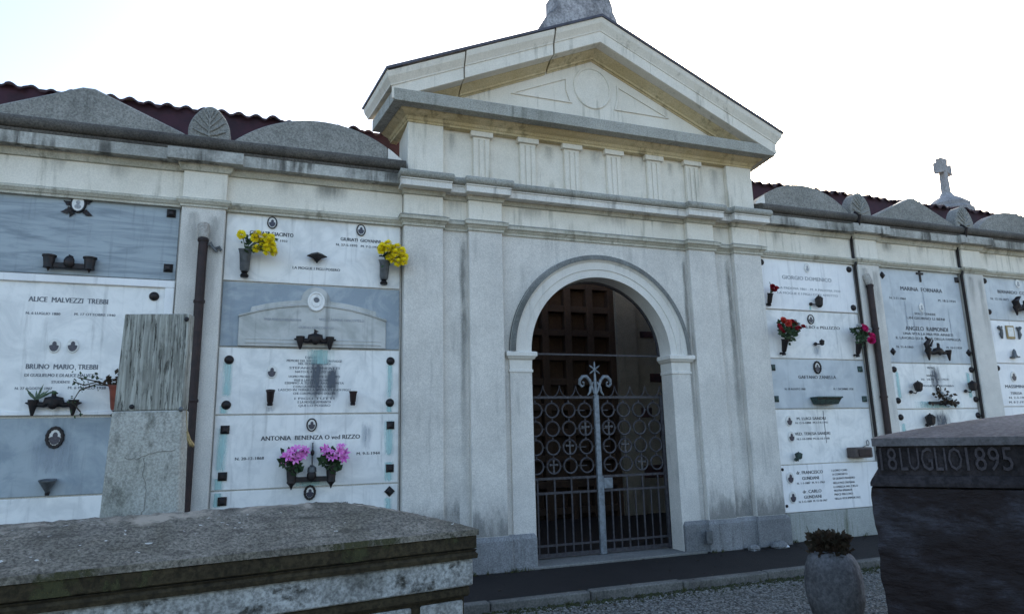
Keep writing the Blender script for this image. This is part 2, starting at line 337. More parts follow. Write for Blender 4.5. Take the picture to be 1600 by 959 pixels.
M['relief'] = marble('greyed_relief_marble', (0.52,0.515,0.49), (0.30,0.31,0.29), 0.75, 1.5, soot=0.5)
M['ironmid'] = simple('worn_iron_cross', (0.085,0.083,0.09), 0.55, 0.2, scale=25)
def splash(name, col, dens):
    "splash dirt: dense at the foot, ragged towards the top"
    m, nt, b = newmat(name); b.inputs['Base Color'].default_value = (*col, 1); b.inputs['Roughness'].default_value = 0.9
    g = N(nt, 'ShaderNodeTexCoord').outputs['Generated']; sp = N(nt, 'ShaderNodeSeparateXYZ'); nt.links.new(g, sp.inputs[0])
    n1 = noise(nt, pos(nt, (7, 7, 2.2)), 1.6, 6, 0.65)
    a = ramp(nt, math_(nt, 'ADD', math_(nt, 'SUBTRACT', 1.0, sp.outputs[2]), math_(nt, 'MULTIPLY', math_(nt, 'SUBTRACT', n1, 0.5), 1.3)), 0.35, 1.0)
    nt.links.new(math_(nt, 'MULTIPLY', a, dens), b.inputs['Alpha']); return m
M['sp_dirt'] = splash('splash_dirt', (0.15,0.155,0.15), 0.5)
M['st_dirt_shade'] = stainmat('rain_dirt_and_shade', (0.12,0.12,0.105), 0.5, 0.10, 0.8)  # rain streaks, also the painted shade strips beside the pilasters
M['st_soft'] = stainmat('soft_rain_dirt', (0.22,0.22,0.20), 0.30, 0.10, 0.9)

def patchmat(name, col, lo, hi, scale=(5, 5, 5), dens=0.9):
    "deposit with ragged islands"
    m, nt, b = newmat(name); b.inputs['Base Color'].default_value = (*col, 1); b.inputs['Roughness'].default_value = 0.95
    n1 = noise(nt, pos(nt, scale), 1.0, 8, 0.72); n2 = noise(nt, pos(nt, tuple(s*0.3 for s in scale), loc=(4, 1, 2)), 1.0, 3, 0.5)
    a = ramp(nt, math_(nt, 'ADD', n1, math_(nt, 'MULTIPLY', math_(nt, 'SUBTRACT', n2, 0.5), 1.1)), lo, hi)
    nt.links.new(math_(nt, 'MULTIPLY', a, dens), b.inputs['Alpha']); return m
M['pt_moss'] = patchmat('black_moss', (0.045,0.042,0.032), 0.55, 0.78, (13, 13, 17), 0.8)
M['pt_lichen'] = patchmat('grey_lichen', (0.11,0.115,0.15), 0.60, 0.70, (6, 6, 11), 0.8)

M['crossst'] = plaster('grey_cross_stone', (0.36,0.345,0.34), (0.22,0.21,0.21), grain=40, grain_amt=0.35, streak=0.4, blotch=0.8, bmp=0.4)
M['crackc'] = simple('crack_dirt', (0.20,0.19,0.165), 0.95, 0, scale=40)
M['weed'] = simple('weed_blades', (0.075,0.085,0.03), 0.8, 0, col2=(0.06,0.05,0.022), scale=9, bmp=0)

M['pt_stele'] = patchmat('dark_lichen_specks', (0.15,0.15,0.125), 0.50, 0.85, (22, 22, 12), 0.55)
M['pt_moss2'] = patchmat('lid_moss', (0.055,0.055,0.022), 0.52, 0.66, (9, 14, 9), 0.75)
SLABS = {
  'A1': {'t': [], 'p': [(-6.28, 4.162, 0.06, 0.079, 'white')], 's': [('square', -5.368, 4.147), ('square', -5.358, 3.513)]},
  'A2': {'t': [('ALICE  MALVEZZI  TREBBI', -6.632, 3.078, -5.914, 0.054), ('N. 6 LUGLIO 1880', -6.641, 2.942, -6.337, 0.027), ('M. 17 OTTOBRE 1940', -6.21, 2.947, -5.832, 0.027), ('BRUNO  MARIO  TREBBI', -6.587, 2.378, -5.952, 0.052), ('DI GUGLIELMO E DI ALICE MALVEZZI', -6.59, 2.299, -5.951, 0.032), ('STUDENTE', -6.351, 2.233, -6.187, 0.026), ('N. 27 AGOSTO 1907', -6.659, 2.167, -6.339, 0.026), ('M. 6 MARZO 1928', -6.2, 2.174, -5.859, 0.027)], 'p': [(-6.358, 2.62, 0.042, 0.073, 'plain'), (-6.193, 2.624, 0.043, 0.074, 'plain')], 's': [('round', -5.475, 3.186)]},
  'A3': {'t': [], 'p': [(-6.267, 1.685, 0.075, 0.105, 'dark')], 's': []},
  'B1': {'t': [('GIURIATI  GIACINTO', -4.536, 3.976, -4.052, 0.047), ('M. 1932', -4.258, 3.909, -4.115, 0.027), ('GIURIATI  GIOVANNI', -3.502, 3.982, -3.02, 0.041), ('N. 27-5-1870   M. 7-2-1931', -3.553, 3.915, -3.035, 0.028), ('LA MOGLIE I FIGLI POSERO', -4.045, 3.592, -3.5, 0.032)], 'p': [(-4.293, 4.134, 0.054, 0.071, 'ring'), (-3.259, 4.131, 0.05, 0.07, 'ring')], 's': []},
  'B2': {'t': [('MARIA PEDERZOLI VED. PADOVANI', -4.33, 2.968, -3.929, 0.022), ('VED. CARMINE GIACOMELLI', -3.727, 2.986, -3.206, 0.023), ('GUIDO GIACOMELLI', -3.954, 2.886, -3.563, 0.023)], 'p': [(-3.774, 3.194, 0.069, 0.101, 'relief')], 's': [], 'faint': 1},
  'B3': {'t': [('E QUI RIPOSA', -3.864, 2.531, -3.663, 0.027), ('MEMORE DEL SUO DI CHE NON FUGGE', -4.067, 2.49, -3.45, 0.027), ('NEL DOLORE DEI SUOI', -3.939, 2.457, -3.581, 0.027), ('STEFANO BONFATTI', -4.036, 2.408, -3.477, 0.026), ('NATO IL 4 MARZO 1871', -3.971, 2.363, -3.542, 0.027), ('UOMO PROBO DI ANTICO STAMPO', -4.039, 2.308, -3.467, 0.027), ('VISSE IL LAVORO E LA FAMIGLIA', -3.981, 2.266, -3.525, 0.027), ('ESEMPIO A TUTTI DI RARA BONTA', -4.078, 2.234, -3.421, 0.026), ('CON LA FEDE NEL CUORE', -3.986, 2.192, -3.515, 0.027), ('LASCIO IN TERRA LA SPOSA E I SUOI FIGLI', -4.144, 2.156, -3.346, 0.026), ('CHE CON PROFONDO DOLORE', -3.983, 2.115, -3.513, 0.026), ('I FIGLI TUTTI', -3.967, 2.057, -3.526, 0.026), ('E LA MOGLIE AFFRANTA', -3.93, 2.016, -3.561, 0.027), ('QUI LO POSERO', -3.922, 1.977, -3.567, 0.026)], 'p': [(-4.224, 2.373, 0.045, 0.07, 'plain')], 's': [('round', -4.679, 2.501), ('round', -4.682, 2.001), ('round', -2.876, 2.515), ('round', -2.878, 2.016)]},
  'B4': {'t': [('ANTONIA  BENENZA O ved RIZZO', -4.309, 1.605, -3.224, 0.049), ('N. 20-12-1868', -4.563, 1.401, -4.267, 0.031), ('M. 9-5-1944', -3.256, 1.417, -2.991, 0.033)], 'p': [(-3.768, 1.77, 0.056, 0.073, 'ring')], 's': [('square', -4.68, 1.732), ('square', -4.679, 1.234), ('square', -2.867, 1.751), ('square', -2.869, 1.254)]},
  'B5': {'t': [('IN MEMORIA DEI CARI', -3.732, 0.877, -3.346, 0.024)], 'p': [(-3.764, 1.022, 0.059, 0.077, 'dark')], 's': [('square', -4.668, 0.973), ('diamond', -2.87, 0.992)]},
  'C1': {'t': [('GIORGIO DOMENICO', 3.202, 3.897, 4.192, 0.062), ('N. A PADOVA 1861 - M. A PADOVA 1930', 3.058, 3.737, 4.354, 0.036), ('LA MOGLIE E I FIGLI CON AFFETTO', 3.085, 3.657, 4.29, 0.036)], 'p': [(3.716, 4.103, 0.046, 0.064, 'white')], 's': [('round', 2.824, 4.137), ('round', 4.59, 4.133), ('round', 4.586, 3.497)], 'faint': 1},
  'C2': {'t': [('EVA BALBO e PELLIZZO', 3.291, 3.13, 4.263, 0.045)], 'p': [(3.687, 3.274, 0.064, 0.077, 'ring')], 's': []},
  'C3': {'t': [('GAETANO ZANELLA', 3.326, 2.348, 4.067, 0.049), ('N. 18 AGOSTO 1868', 3.048, 2.175, 3.438, 0.031), ('M. 1 DICEMBRE 1938', 3.992, 2.176, 4.391, 0.032)], 'p': [(3.71, 2.521, 0.069, 0.094, 'dark')], 's': [('square', 2.856, 2.51), ('square', 4.578, 2.506), ('square', 2.865, 2.042), ('square', 4.595, 2.036)]},
  'C4': {'t': [('M. LUIGI SANDRI', 3.22, 1.727, 3.774, 0.043), ('N.12-5-1888  M.17-9-1941', 3.188, 1.67, 3.803, 0.03), ('VED. TERESA SANDRI', 3.154, 1.503, 3.829, 0.043), ('N.1-10-1890  M.22-10-1968', 3.182, 1.433, 3.806, 0.03)], 'p': [(3.069, 1.719, 0.06, 0.08, 'plain'), (3.08, 1.485, 0.06, 0.08, 'plain')], 's': []},
  'C5': {'t': [('dr. FRANCESCO', 3.082, 0.943, 3.574, 0.046), ('GUNDANI', 3.178, 0.86, 3.49, 0.045), ('N. 1-1-1887  M. 9-1-1961', 3.075, 0.8, 3.591, 0.029), ('dr. CARLO', 3.164, 0.671, 3.512, 0.045), ('GUNDANI', 3.178, 0.594, 3.501, 0.045), ('N. 5-12-1889  M. 12-10-1967', 3.076, 0.54, 3.603, 0.029), ('I LORO CARI', 3.75, 0.958, 4.049, 0.03), ('A CONFORTO', 3.754, 0.901, 4.047, 0.03), ('DI QUANTI PIANSERO', 3.758, 0.841, 4.183, 0.03), ('NELLA PACE CRISTIANA', 3.755, 0.776, 4.173, 0.03), ('LI UNISCA NEL CIELO', 3.753, 0.719, 4.227, 0.03), ('NOSTRA SPERANZA', 3.757, 0.666, 4.105, 0.029), ('PRECE PER LORO', 3.755, 0.61, 4.109, 0.03), ('NELLA VITA IMMORTALE', 3.753, 0.55, 4.251, 0.029)], 'p': [(2.958, 0.899, 0.064, 0.086, 'plain'), (2.97, 0.627, 0.063, 0.085, 'plain')], 's': [('bolt', 2.833, 1.022), ('bolt', 2.85, 0.508)]},
  'D1': {'t': [('MARINA  FORNARA', 5.698, 3.851, 6.671, 0.068), ('N. 3-11-1864', 5.424, 3.689, 5.786, 0.038), ('M. 18-2-1934', 6.548, 3.694, 6.965, 0.04), ('SOLO TENERE', 5.945, 3.442, 6.437, 0.039), ('UN GIORNO LI BENI', 5.755, 3.362, 6.634, 0.044), ('ANGELO  RAIMONDI', 5.69, 3.17, 6.672, 0.071), ('UNA VITA LA MIA PER AMARTI', 5.62, 3.093, 6.777, 0.044), ('IL LAVORO ED IL BENE DELLA FAMIGLIA', 5.447, 3.017, 6.95, 0.043), ('N. 21-4-1860', 5.436, 2.868, 5.808, 0.038), ('M. 10-7-1939', 6.583, 2.877, 6.948, 0.039)], 'p': [(6.118, 3.575, 0.045, 0.05, 'white')], 's': [('diamond', 5.321, 4.086), ('square', 7.067, 4.105), ('diamond', 5.34, 2.804), ('diamond', 7.093, 2.818)], 'cross': (6.185, 4.127)},
  'D2': {'t': [('PIETRO', 6.064, 2.53, 6.227, 0.032), ('RAVENNA', 6.025, 2.401, 6.231, 0.032), ('N. 1870  M. 1929', 5.896, 2.338, 6.517, 0.032), ('LA MOGLIE ED I FIGLI POSERO', 5.819, 2.232, 6.615, 0.031)], 'p': [(6.24, 2.189, 0.051, 0.059, 'ring')], 's': [('round', 5.309, 2.51), ('round', 5.311, 2.008), ('round', 7.091, 2.525), ('round', 7.09, 2.022)], 'faint': 0},
  'D3': {'t': [], 'p': [], 's': [('round', 5.319, 1.743), ('round', 7.085, 1.753)]},
  'E1': {'t': [('BERNARDO  CONTI', 8.084, 3.925, 8.96, 0.06), ('N. 12-10-1872', 7.872, 3.792, 8.34, 0.041)], 'p': [(8.653, 4.132, 0.07, 0.08, 'white')], 's': [('round', 7.775, 4.129), ('round', 7.771, 3.566)]},
  'E2': {'t': [], 'p': [], 's': []},
  'E3': {'t': [('MASSIMINO', 7.878, 2.215, 8.43, 0.056), ('TERESA', 7.985, 2.103, 8.282, 0.044), ('N. 2-3-1901', 7.934, 2.03, 8.382, 0.035), ('M. 8-7-1975', 7.915, 1.952, 8.362, 0.036)], 'p': [(8.127, 2.417, 0.075, 0.091, 'plain')], 's': [('round', 7.751, 2.56)]},
}
# ------------------------------------------------------------------ setting: ground, path, kerb
m = MB(); m.box(-300, 300, -300, 300, -0.6, -0.07)
tag(m.build('ground', M['gravel']), kind='structure')
m = MB(); m.box(-12, 14, -1.42, 0.05, -0.3, 0.0)
tag(m.build('path', M['asphalt'], bevel=0.01), kind='structure')
m = MB(); random.seed(3); x = -12.0
while x < 14:
    w = random.uniform(0.9, 1.15); d = random.uniform(-0.012, 0.012)
    m.box(x, x + w - 0.012, -1.545 + d, -1.425, -0.3, 0.018 + random.uniform(-0.008, 0.006)); x += w
tag(m.build('kerb', M['kerb'], bevel=0.012), kind='structure')
# moss between kerb and gravel
m = MB(); random.seed(5)
for i in range(5200):
    x = random.uniform(-6, 10); y = -1.555 - abs(random.gauss(0, 0.14)); s = random.uniform(0.008, 0.03)*(1.1 - min(1, abs(y + 1.6)/0.4)*0.5)
    a = random.uniform(0, 6.3); z = -0.072
    p = [(x + s*math.cos(a + k*2.1), y + s*math.sin(a + k*2.1), z) for k in range(3)]
    m.add(p + [(x, y, z + s*random.uniform(0.3, 0.9))], [(0, 1, 3), (1, 2, 3), (2, 0, 3)])
tag(m.build('moss_strip', M['moss']), 'low dark moss along the gravel side of the kerb', 'moss', kind='stuff')
# loose gravel lying on the ground sheet
m = MB(); random.seed(11)
for i in range(7000):
    x = random.uniform(-3.2, 4.2); y = random.uniform(-3.6, -1.68); s = random.uniform(0.008, 0.02)
    a = random.uniform(0, 6.3); c, sn = math.cos(a), math.sin(a); z = -0.07 + s*0.3
    pts = [(s, 0, 0), (0, s*0.8, 0.1*s), (-s*0.9, 0, 0), (0, -s*0.7, 0), (0.1*s, 0, s*0.6), (0, 0, -s*0.5)]
    m.add([(x + px*c - py*sn, y + px*sn + py*c, z + pz) for px, py, pz in pts], [(0,1,4),(1,2,4),(2,3,4),(3,0,4),(1,0,5),(2,1,5),(3,2,5),(0,3,5)])
tag(m.build('loose_gravel', M['pebble']), 'loose grey gravel scattered before the kerb', 'gravel', kind='stuff')

# ------------------------------------------------------------------ gateway
G = thing('gateway', 'pale stuccoed gateway with round arch and triangular pediment', 'gateway', (0, 0, 0))
def arc(r, zc, n=40, a0=math.pi, a1=0.0): return [(r*math.cos(a0 + (a1-a0)*k/n), zc + r*math.sin(a0 + (a1-a0)*k/n)) for k in range(n + 1)]
RI, RO, ZK = 1.055, 1.36, 2.66
m = MB()
poly = [(-2.74, 0), (-1.10, 0), (-1.10, ZK)] + arc(1.10, ZK)[1:-1] + [(1.10, ZK), (1.10, 0), (2.74, 0), (2.74, 4.30), (-2.74, 4.30)]
m.prism_xz(poly, -0.03, 0.24)
m.build('wall', M['shaft'], G)
m = MB(); m.box(-2.74, 2.74, -0.032, 0.24, 4.302, 4.80)
m.build('frieze', M['cream'], G)
for a, b in ((-2.742, -2.245), (-1.90, -1.445), (1.445, 1.90), (2.245, 2.742)):
    m = MB(); m.box(a, b, -0.12, -0.031, 0.0, 4.29)
    m.build('pilaster', M['shaft'], G, bevel=0.008)
    m = MB(); m.box(a - 0.002, b + 0.002, -0.122, -0.033, 4.292, 4.75)
    m.build('pilaster_neck', M['cream'], G, bevel=0.008)
# plan line of the breaks over the pilasters
def breaks(e=0.0, p0=0.03, p1=0.12, end=2.742):
    return [(-end, 0.2), (-end, -p1), (-2.245, -p1), (-2.245, -p0), (-1.90, -p0), (-1.90, -p1), (-1.445, -p1), (-1.445, -p0),
            (1.445, -p0), (1.445, -p1), (1.90, -p1), (1.90, -p0), (2.245, -p0), (2.245, -p1), (end, -p1), (end, 0.2)]
m = MB(); m.sweep(breaks(), [(0.0, 4.21), (0.022, 4.212), (0.024, 4.245), (0.034, 4.25), (0.055, 4.275), (0.078, 4.285), (0.080, 4.325), (0.07, 4.335), (0.0, 4.36)], 0.8)
m.build('architrave_moulding', M['bed2'], G)
m = MB(); m.sweep(breaks(), [(0.0, 4.332), (0.0845, 4.3265), (0.0845, 4.3305), (0.0, 4.372)], 0.8)
m.build('moulding_top', M['ledge'], G)
m = MB(); m.sweep(breaks(), [(0.0, 4.62), (0.03, 4.625), (0.05, 4.665), (0.05, 4.682), (0.0, 4.682)], 0.6)
m.build('cornice_bed', M['bed2'], G)
m = MB(); m.sweep(breaks(), [(0.0, 4.683), (0.175, 4.678), (0.178, 4.682), (0.178, 4.755), (0.192, 4.76), (0.192, 4.776), (0.0, 4.776)], 0.42)
m.build('cornice', M['pale'], G)
tor = [(0.0, 4.777), (0.195, 4.777)] + [(0.185 + 0.052*math.cos(t), 4.828 + 0.052*math.sin(t)) for t in [(-75 + 150*k/8)*math.pi/180 for k in range(9)]] + [(0.17, 4.885), (0.0, 4.93)]
m = MB(); m.sweep(breaks(), tor, 0.42)
m.build('cornice_ledge', M['ledge'], G, smooth=40)
# plinth
for s in (-1, 1):
    path = [(1.10, 0.24), (1.10, -0.075), (1.44, -0.075), (1.44, -0.135), (1.905, -0.135), (1.905, -0.085), (2.24, -0.085), (2.24, -0.135), (2.747, -0.135), (2.747, 0.1)]
    if s < 0: path = [(-x, y) for x, y in reversed(path)]
    m = MB(); m.sweep(path, [(0.0, 0.0), (0.035, 0.0), (0.035, 0.36), (0.012, 0.405), (0.0, 0.412)], 1.0)
    m.build('plinth', M['plinth'], G, bevel=0.01)
# piers, imposts and archivolt
for s in (-1, 1):
    m = MB(); a, b = sorted((s*RI, s*RO)); m.box(a, b, -0.06, 0.22, 0.0, 2.40)
    m.build('door_pier', M['shaft'], G, bevel=0.006)
    path = [(RI, 0.22), (RI, -0.06), (RO, -0.06), (RO, -0.03)]
    if s < 0: path = [(-x, y) for x, y in reversed(path)]
    m = MB(); m.sweep(path, [(0.0, 2.39), (0.012, 2.395), (0.012, 2.425), (0.0, 2.432), (0.004, 2.55), (0.03, 2.565), (0.05, 2.592), (0.062, 2.598), (0.062, 2.645), (0.05, 2.657), (0.0, 2.662)], 0.9)
    m.box(*sorted((s*(RI+0.002), s*(RO-0.002))), -0.058, 0.22, 2.392, 2.66)
    m.build('impost', M['arch'], G)
rows = []
prof = [(RI, 0.22), (RI, -0.060), (RI + 0.10, -0.062), (RI + 0.105, -0.075), (RI + 0.205, -0.077), (RI + 0.225, -0.10), (RI + 0.25, -0.118), (RI + 0.275, -0.12), (RO, -0.105), (RO + 0.004, -0.03)]
for k in range(57):
    t = math.pi - math.pi*k/56
    rows.append([(r*math.cos(t), y, ZK + 0.001 + r*math.sin(t)) for r, y in prof])
m = MB(); m.grid(rows)
m.build('archivolt', M['arch'], G, smooth=25)
m = MB(); rows = []
for k in range(57):
    t = math.pi - math.pi*k/56
    rows.append([(r*math.cos(t), y, ZK + 0.001 + r*math.sin(t)) for r, y in [(RO - 0.07, -0.121), (RO - 0.03, -0.1275), (RO - 0.002, -0.113), (RO + 0.007, -0.06)]])
m.grid(rows); m.build('archivolt_rim', M['rim'], G, smooth=40)
m = MB(); m.box(-1.36, 1.36, -0.16, 0.5, -0.12, 0.03)
m.build('threshold', M['sill'], G, bevel=0.012)
# attic with triglyphs
m = MB(); m.box(-2.70, 2.70, -0.04, 0.50, 4.80, 5.80)
m.build('attic_wall', M['cream'], G)
for s in (-1, 1):
    m = MB(); a, b = sorted((s*2.235, s*2.705)); m.box(a, b, -0.12, -0.039, 4.85, 5.64)
    m.build('corner_pier', M['cream'], G, bevel=0.006)
for i in range(6):
    xc = -1.667 + i*0.6667 - 0.035
    m = MB(); m.box(xc - 0.118, xc + 0.118, -0.075, -0.041, 4.86, 5.535)
    for k in (-1, 0, 1): m.box(xc + k*0.080 - 0.031, xc + k*0.080 + 0.031, -0.088, -0.074, 4.861, 5.51)
    m.box(xc - 0.118, xc + 0.118, -0.09, -0.074, 5.50, 5.536)
    m.box(xc - 0.155, xc + 0.155, -0.125, -0.041, 5.537, 5.625)
    m.build('triglyph', M['cream'], G, bevel=0.004)
att = [(-2.80, 0.60), (-2.702, -0.12), (2.702, -0.12), (2.80, 0.60)]
m = MB(); m.sweep(att, [(-0.09, 5.60), (0.012, 5.605), (0.014, 5.632), (0.03, 5.64), (0.05, 5.672), (0.10, 5.69), (0.145, 5.715), (0.15, 5.735), (-0.09, 5.735)], 0.9)
m.build('bed_moulding', M['bed'], G)
m = MB(); m.sweep(att, [(0.0, 5.736), (0.295, 5.728), (0.30, 5.732), (0.30, 5.885), (0.285, 5.90), (0.0, 5.93), (-0.1, 5.93)], 0.9)
m.build('geison', M['ledge'], G, bevel=0.005)
# pediment
SL, ZA = 0.4495, 7.437
def xe(p): return 2.70 + 0.9*(p - 0.12)
m = MB(); m.prism_xz([(-2.62, 5.85), (2.62, 5.85), (0, 5.85 + 2.62*SL)], -0.10, 0.3)
m.build('tympanum', M['cream'], G)
m = MB(); m.oval(0.0, 6.535, 0.275, 0.30, -0.106, -0.0985, 40); m.oval_ring(0.0, 6.535, 0.285, 0.31, 0.022, -0.1, 48)
m.build('tympanum_disc', M['cream'], G, smooth=40)
for s in (-1, 1):
    P = [(0.40, 6.64), (1.27, 6.245), (0.34, 6.245), (0.40, 6.44)]
    c = (0.72, 6.36)
    m = MB(); rim = [(s*x, z) for x, z in P]; inn = [(s*(x + (c[0]-x)*0.09), z + (c[1]-z)*0.13) for x, z in P]
    n = 4
    vs = [(x, -0.1, z) for x, z in rim] + [(x, -0.118, z) for x, z in rim] + [(x, -0.118, z) for x, z in inn] + [(x, -0.1, z) for x, z in inn]
    fs = []
    for i in range(n):
        j = (i+1) % n; fs += [(i, j, n+j, n+i), (n+i, n+j, 2*n+j, 2*n+i), (2*n+i, 2*n+j, 3*n+j, 3*n+i)]
    m.add(vs, fs); m.build('tympanum_panel', M['cream'], G)
RP = [(0.06, -0.03), (0.50, 0.0), (0.497, -0.03), (0.485, -0.075), (0.455, -0.125), (0.435, -0.16), (0.432, -0.178), (0.42, -0.182), (0.418, -0.343), (0.40, -0.35), (0.27, -0.352), (0.262, -0.365), (0.20, -0.40), (0.15, -0.43), (0.145, -0.455), (0.115, -0.458), (0.113, -0.475), (0.06, -0.475)]
def rake(s, a, b, name, jy=0.0, jz=0.0, lo=0, hi=9, close=True, mat='cream'):
    "one stone of the raking cornice between |x|=a and |x|=b (b None: mitred end)"
    rows = []
    for x in (a, b):
        row = []
        for p, dz in (RP[lo:hi] if not isinstance(hi, list) else hi):
            xx = xe(p) if x is None else x
            row.append((s*xx, -p - jy, ZA - SL*xx + dz + jz))
        rows.append(row)
    m = MB(); m.grid(rows, True, True); return m.build(name, M[mat], G)
CORN = [(0.06, -0.01)] + RP[1:10] + [(0.06, -0.352)]
BEDP = [(0.06, -0.3535)] + [(p, dz - 0.0015) for p, dz in RP[10:17]] + [(0.06, -0.4765)]
for s, cuts in ((-1, [(0.0, 0.722, 0, 0), (0.752, 2.02, 0.006, -0.010), (2.038, None, -0.004, -0.018)]), (1, [(0.0, 0.80, 0, 0), (0.803, 1.52, 0.002, 0), (1.523, 2.19, 0, 0.001), (2.193, None, 0.002, 0)])):
    for a, b, jy, jz in cuts:
        rake(s, a, b, 'raking_cornice', jy, jz, hi=CORN)
        rake(s, a, (2.5 if b is None else b), 'raking_bed_moulding', jy*0.6, jz, hi=BEDP, mat='bed')
# eaves returning along the two sides, slightly splayed to the rear
for s in (-1, 1):
    m = MB(); pr = [(0.06, -0.01)] + RP[1:8] + [(0.06, -0.24)]
    rows = []
    for yb, dx in ((None, 0.0), (0.62, 0.14)):
        rows.append([(s*(xe(p) + dx), (-p if yb is None else yb), ZA - SL*xe(p) + dz) for p, dz in pr])
    m.grid(rows, True, True); m.build('side_eave', M['cream'], G)
    m = MB(); t = 0.036
    xo = xe(0.5) + 0.015
    top = [(0, ZA + 0.001), (s*xo, ZA - SL*xo + 0.001)]
    vs = []
    for y, dx in ((-0.522, 0.0), (0.64, 0.145)):
        for (x, z) in (top[0], (top[1][0] + s*dx, top[1][1])):
            vs += [(x, y, z), (x, y, z + t)]
    m.add(vs, [(0,1,3,2),(4,6,7,5),(0,2,6,4),(1,5,7,3),(2,3,7,6),(0,4,5,1)])
    m.build('lead_roof', M['lead'], G)
m = MB(); m.prism_xz([(-2.9, 5.75), (2.9, 5.75), (0, ZA - 0.02)], 0.31, 0.5)
m.build('gable_back', M['grime'], G)
# acroterion on the apex
pts = [(-0.60, 7.1), (0.60, 7.1), (0.61, 7.62), (0.545, 7.86)] + [(0.50*math.cos(t) + 0.0, 7.95 + 0.50*math.sin(t)) for t in [k*math.pi/14 for k in range(0, 13)]] + [(-0.455, 7.89), (-0.475, 7.83), (-0.60, 7.72)]
m = MB(); m.prism_xz(pts, 0.02, 0.46)
ac = m.build('acroterion', M['acro'], G, bevel=0.02, seg=2)
m = MB(); m.box(1.325, 1.425, -0.205, -0.172, 0.12, 0.29)
tag(m.build('meter_box', M['zinc'], at=(1.375, -0.17, 0.12), bevel=0.006), 'small grey metal box fixed low on the plinth right of the gate', 'utility box')


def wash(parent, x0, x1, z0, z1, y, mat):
    m = MB(); m.add([(x0, y, z0), (x1, y, z0), (x1, y, z1), (x0, y, z1)], [(0, 1, 2, 3)]); m.build('stain_or_shade', M[mat], parent)
# rain dirt below the cornice joints, splash at the foot
for x0, x1 in ((-2.02, -1.905), (1.35, 1.443), (2.10, 2.243)): wash(G, x0, x1 + 0.001, 0.43, 4.19, -0.0335, 'st_dirt_shade')  # recess corners: dirt plus the shade of the pilaster sides put into colour
for x0, x1 in ((-2.74, -2.25), (-1.895, -1.45), (1.45, 1.895), (2.25, 2.74)): wash(G, x0, x1, 0.415, 1.05, -0.1235, 'sp_dirt')
for x0, x1 in ((-2.24, -2.03), (1.91, 2.24)): wash(G, x0, x1, 0.415, 1.2, -0.0345, 'sp_dirt')
for x, z1, z0, w, y in ((0.02, 5.60, 5.25, 0.22, -0.0435), (0.33, 5.60, 5.15, 0.10, -0.0440), (-2.1, 5.58, 5.1, 0.2, -0.0437), (1.28, 5.58, 5.2, 0.16, -0.0437), (2.06, 5.58, 4.95, 0.25, -0.0437), (-0.7, 5.58, 5.2, 0.18, -0.0437)): wash(G, x - w/2, x + w/2, z0, z1, y, 'st_soft')
for x, z1, z0, w in ((-1.0, 4.66, 4.38, 0.5), (0.3, 4.66, 4.40, 0.7), (1.15, 4.66, 4.42, 0.4), (-2.07, 4.67, 4.36, 0.3), (2.07, 4.67, 4.36, 0.3)): wash(G, x - w/2, x + w/2, z0, z1, -0.0345, 'st_soft')
# ------------------------------------------------------------------ gallery seen through the gate
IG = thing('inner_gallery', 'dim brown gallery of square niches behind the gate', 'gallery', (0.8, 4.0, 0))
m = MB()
m.box(-3.2, 2.42, 4.16, 4.3, 0.0, 6.6)  # unseen top raised, as on pier and rear wall, to block the sun
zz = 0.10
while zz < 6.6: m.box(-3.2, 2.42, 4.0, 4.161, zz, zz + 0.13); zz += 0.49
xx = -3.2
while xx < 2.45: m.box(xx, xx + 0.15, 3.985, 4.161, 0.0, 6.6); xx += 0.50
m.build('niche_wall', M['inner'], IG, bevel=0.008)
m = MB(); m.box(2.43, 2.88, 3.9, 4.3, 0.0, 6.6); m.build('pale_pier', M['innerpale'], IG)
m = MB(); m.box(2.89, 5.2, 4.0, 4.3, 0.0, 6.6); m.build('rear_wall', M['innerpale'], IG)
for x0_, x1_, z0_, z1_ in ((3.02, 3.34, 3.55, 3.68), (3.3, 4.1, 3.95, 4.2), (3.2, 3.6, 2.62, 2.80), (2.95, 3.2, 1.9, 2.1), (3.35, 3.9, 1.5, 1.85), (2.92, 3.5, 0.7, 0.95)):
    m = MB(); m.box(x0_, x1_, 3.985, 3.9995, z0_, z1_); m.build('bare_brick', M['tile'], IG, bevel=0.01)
m = MB(); m.box(-3.2, 5.2, 0.82, 2.3, 4.6, 4.7); m.build('ceiling', M['inner'], IG)  # stops short: the unseen gap behind is shaped to let skylight in
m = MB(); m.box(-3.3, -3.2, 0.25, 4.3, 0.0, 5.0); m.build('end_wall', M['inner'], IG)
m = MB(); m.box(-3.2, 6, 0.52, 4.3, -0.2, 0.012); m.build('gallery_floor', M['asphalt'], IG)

# ------------------------------------------------------------------ burial walls (the two wings)
def tile_roof(x0, x1, parent):
    m = MB(); rows_n = 6
    for r in range(rows_n):
        y0 = 0.74 + r*0.30; y1 = y0 + 0.36
        z0 = 5.80 + (y0 - 0.74)*0.30 + 0.012; z1 = 5.80 + (y1 - 0.74)*0.30 - 0.012
        rows = []
        random.seed(r*7 + int(x0*3)); jit = {}
        n = int((x1 - x0)/0.21*8)
        for ye, zb, fl in ((y0, z0 - 0.03, 1), (y0, z0, 0), (y1, z1, 0)):
            row = []
            for i in range(n + 1):
                x = x0 + (x1 - x0)*i/n; ph = (x % 0.21)/0.21; k = int(x/0.21)
                if k not in jit: jit[k] = (random.uniform(-0.016, 0.016), random.uniform(-0.03, 0.03))
                w = 0.034*math.sin(math.pi*min(1, ph/0.62)) if ph < 0.62 else -0.020*math.sin(math.pi*(ph - 0.62)/0.38)
                row.append((x, ye + jit[k][1], zb + w + jit[k][0]))
            rows.append(row)
        m.grid(rows)
    m.build('roof', M['tile'], parent, smooth=50)
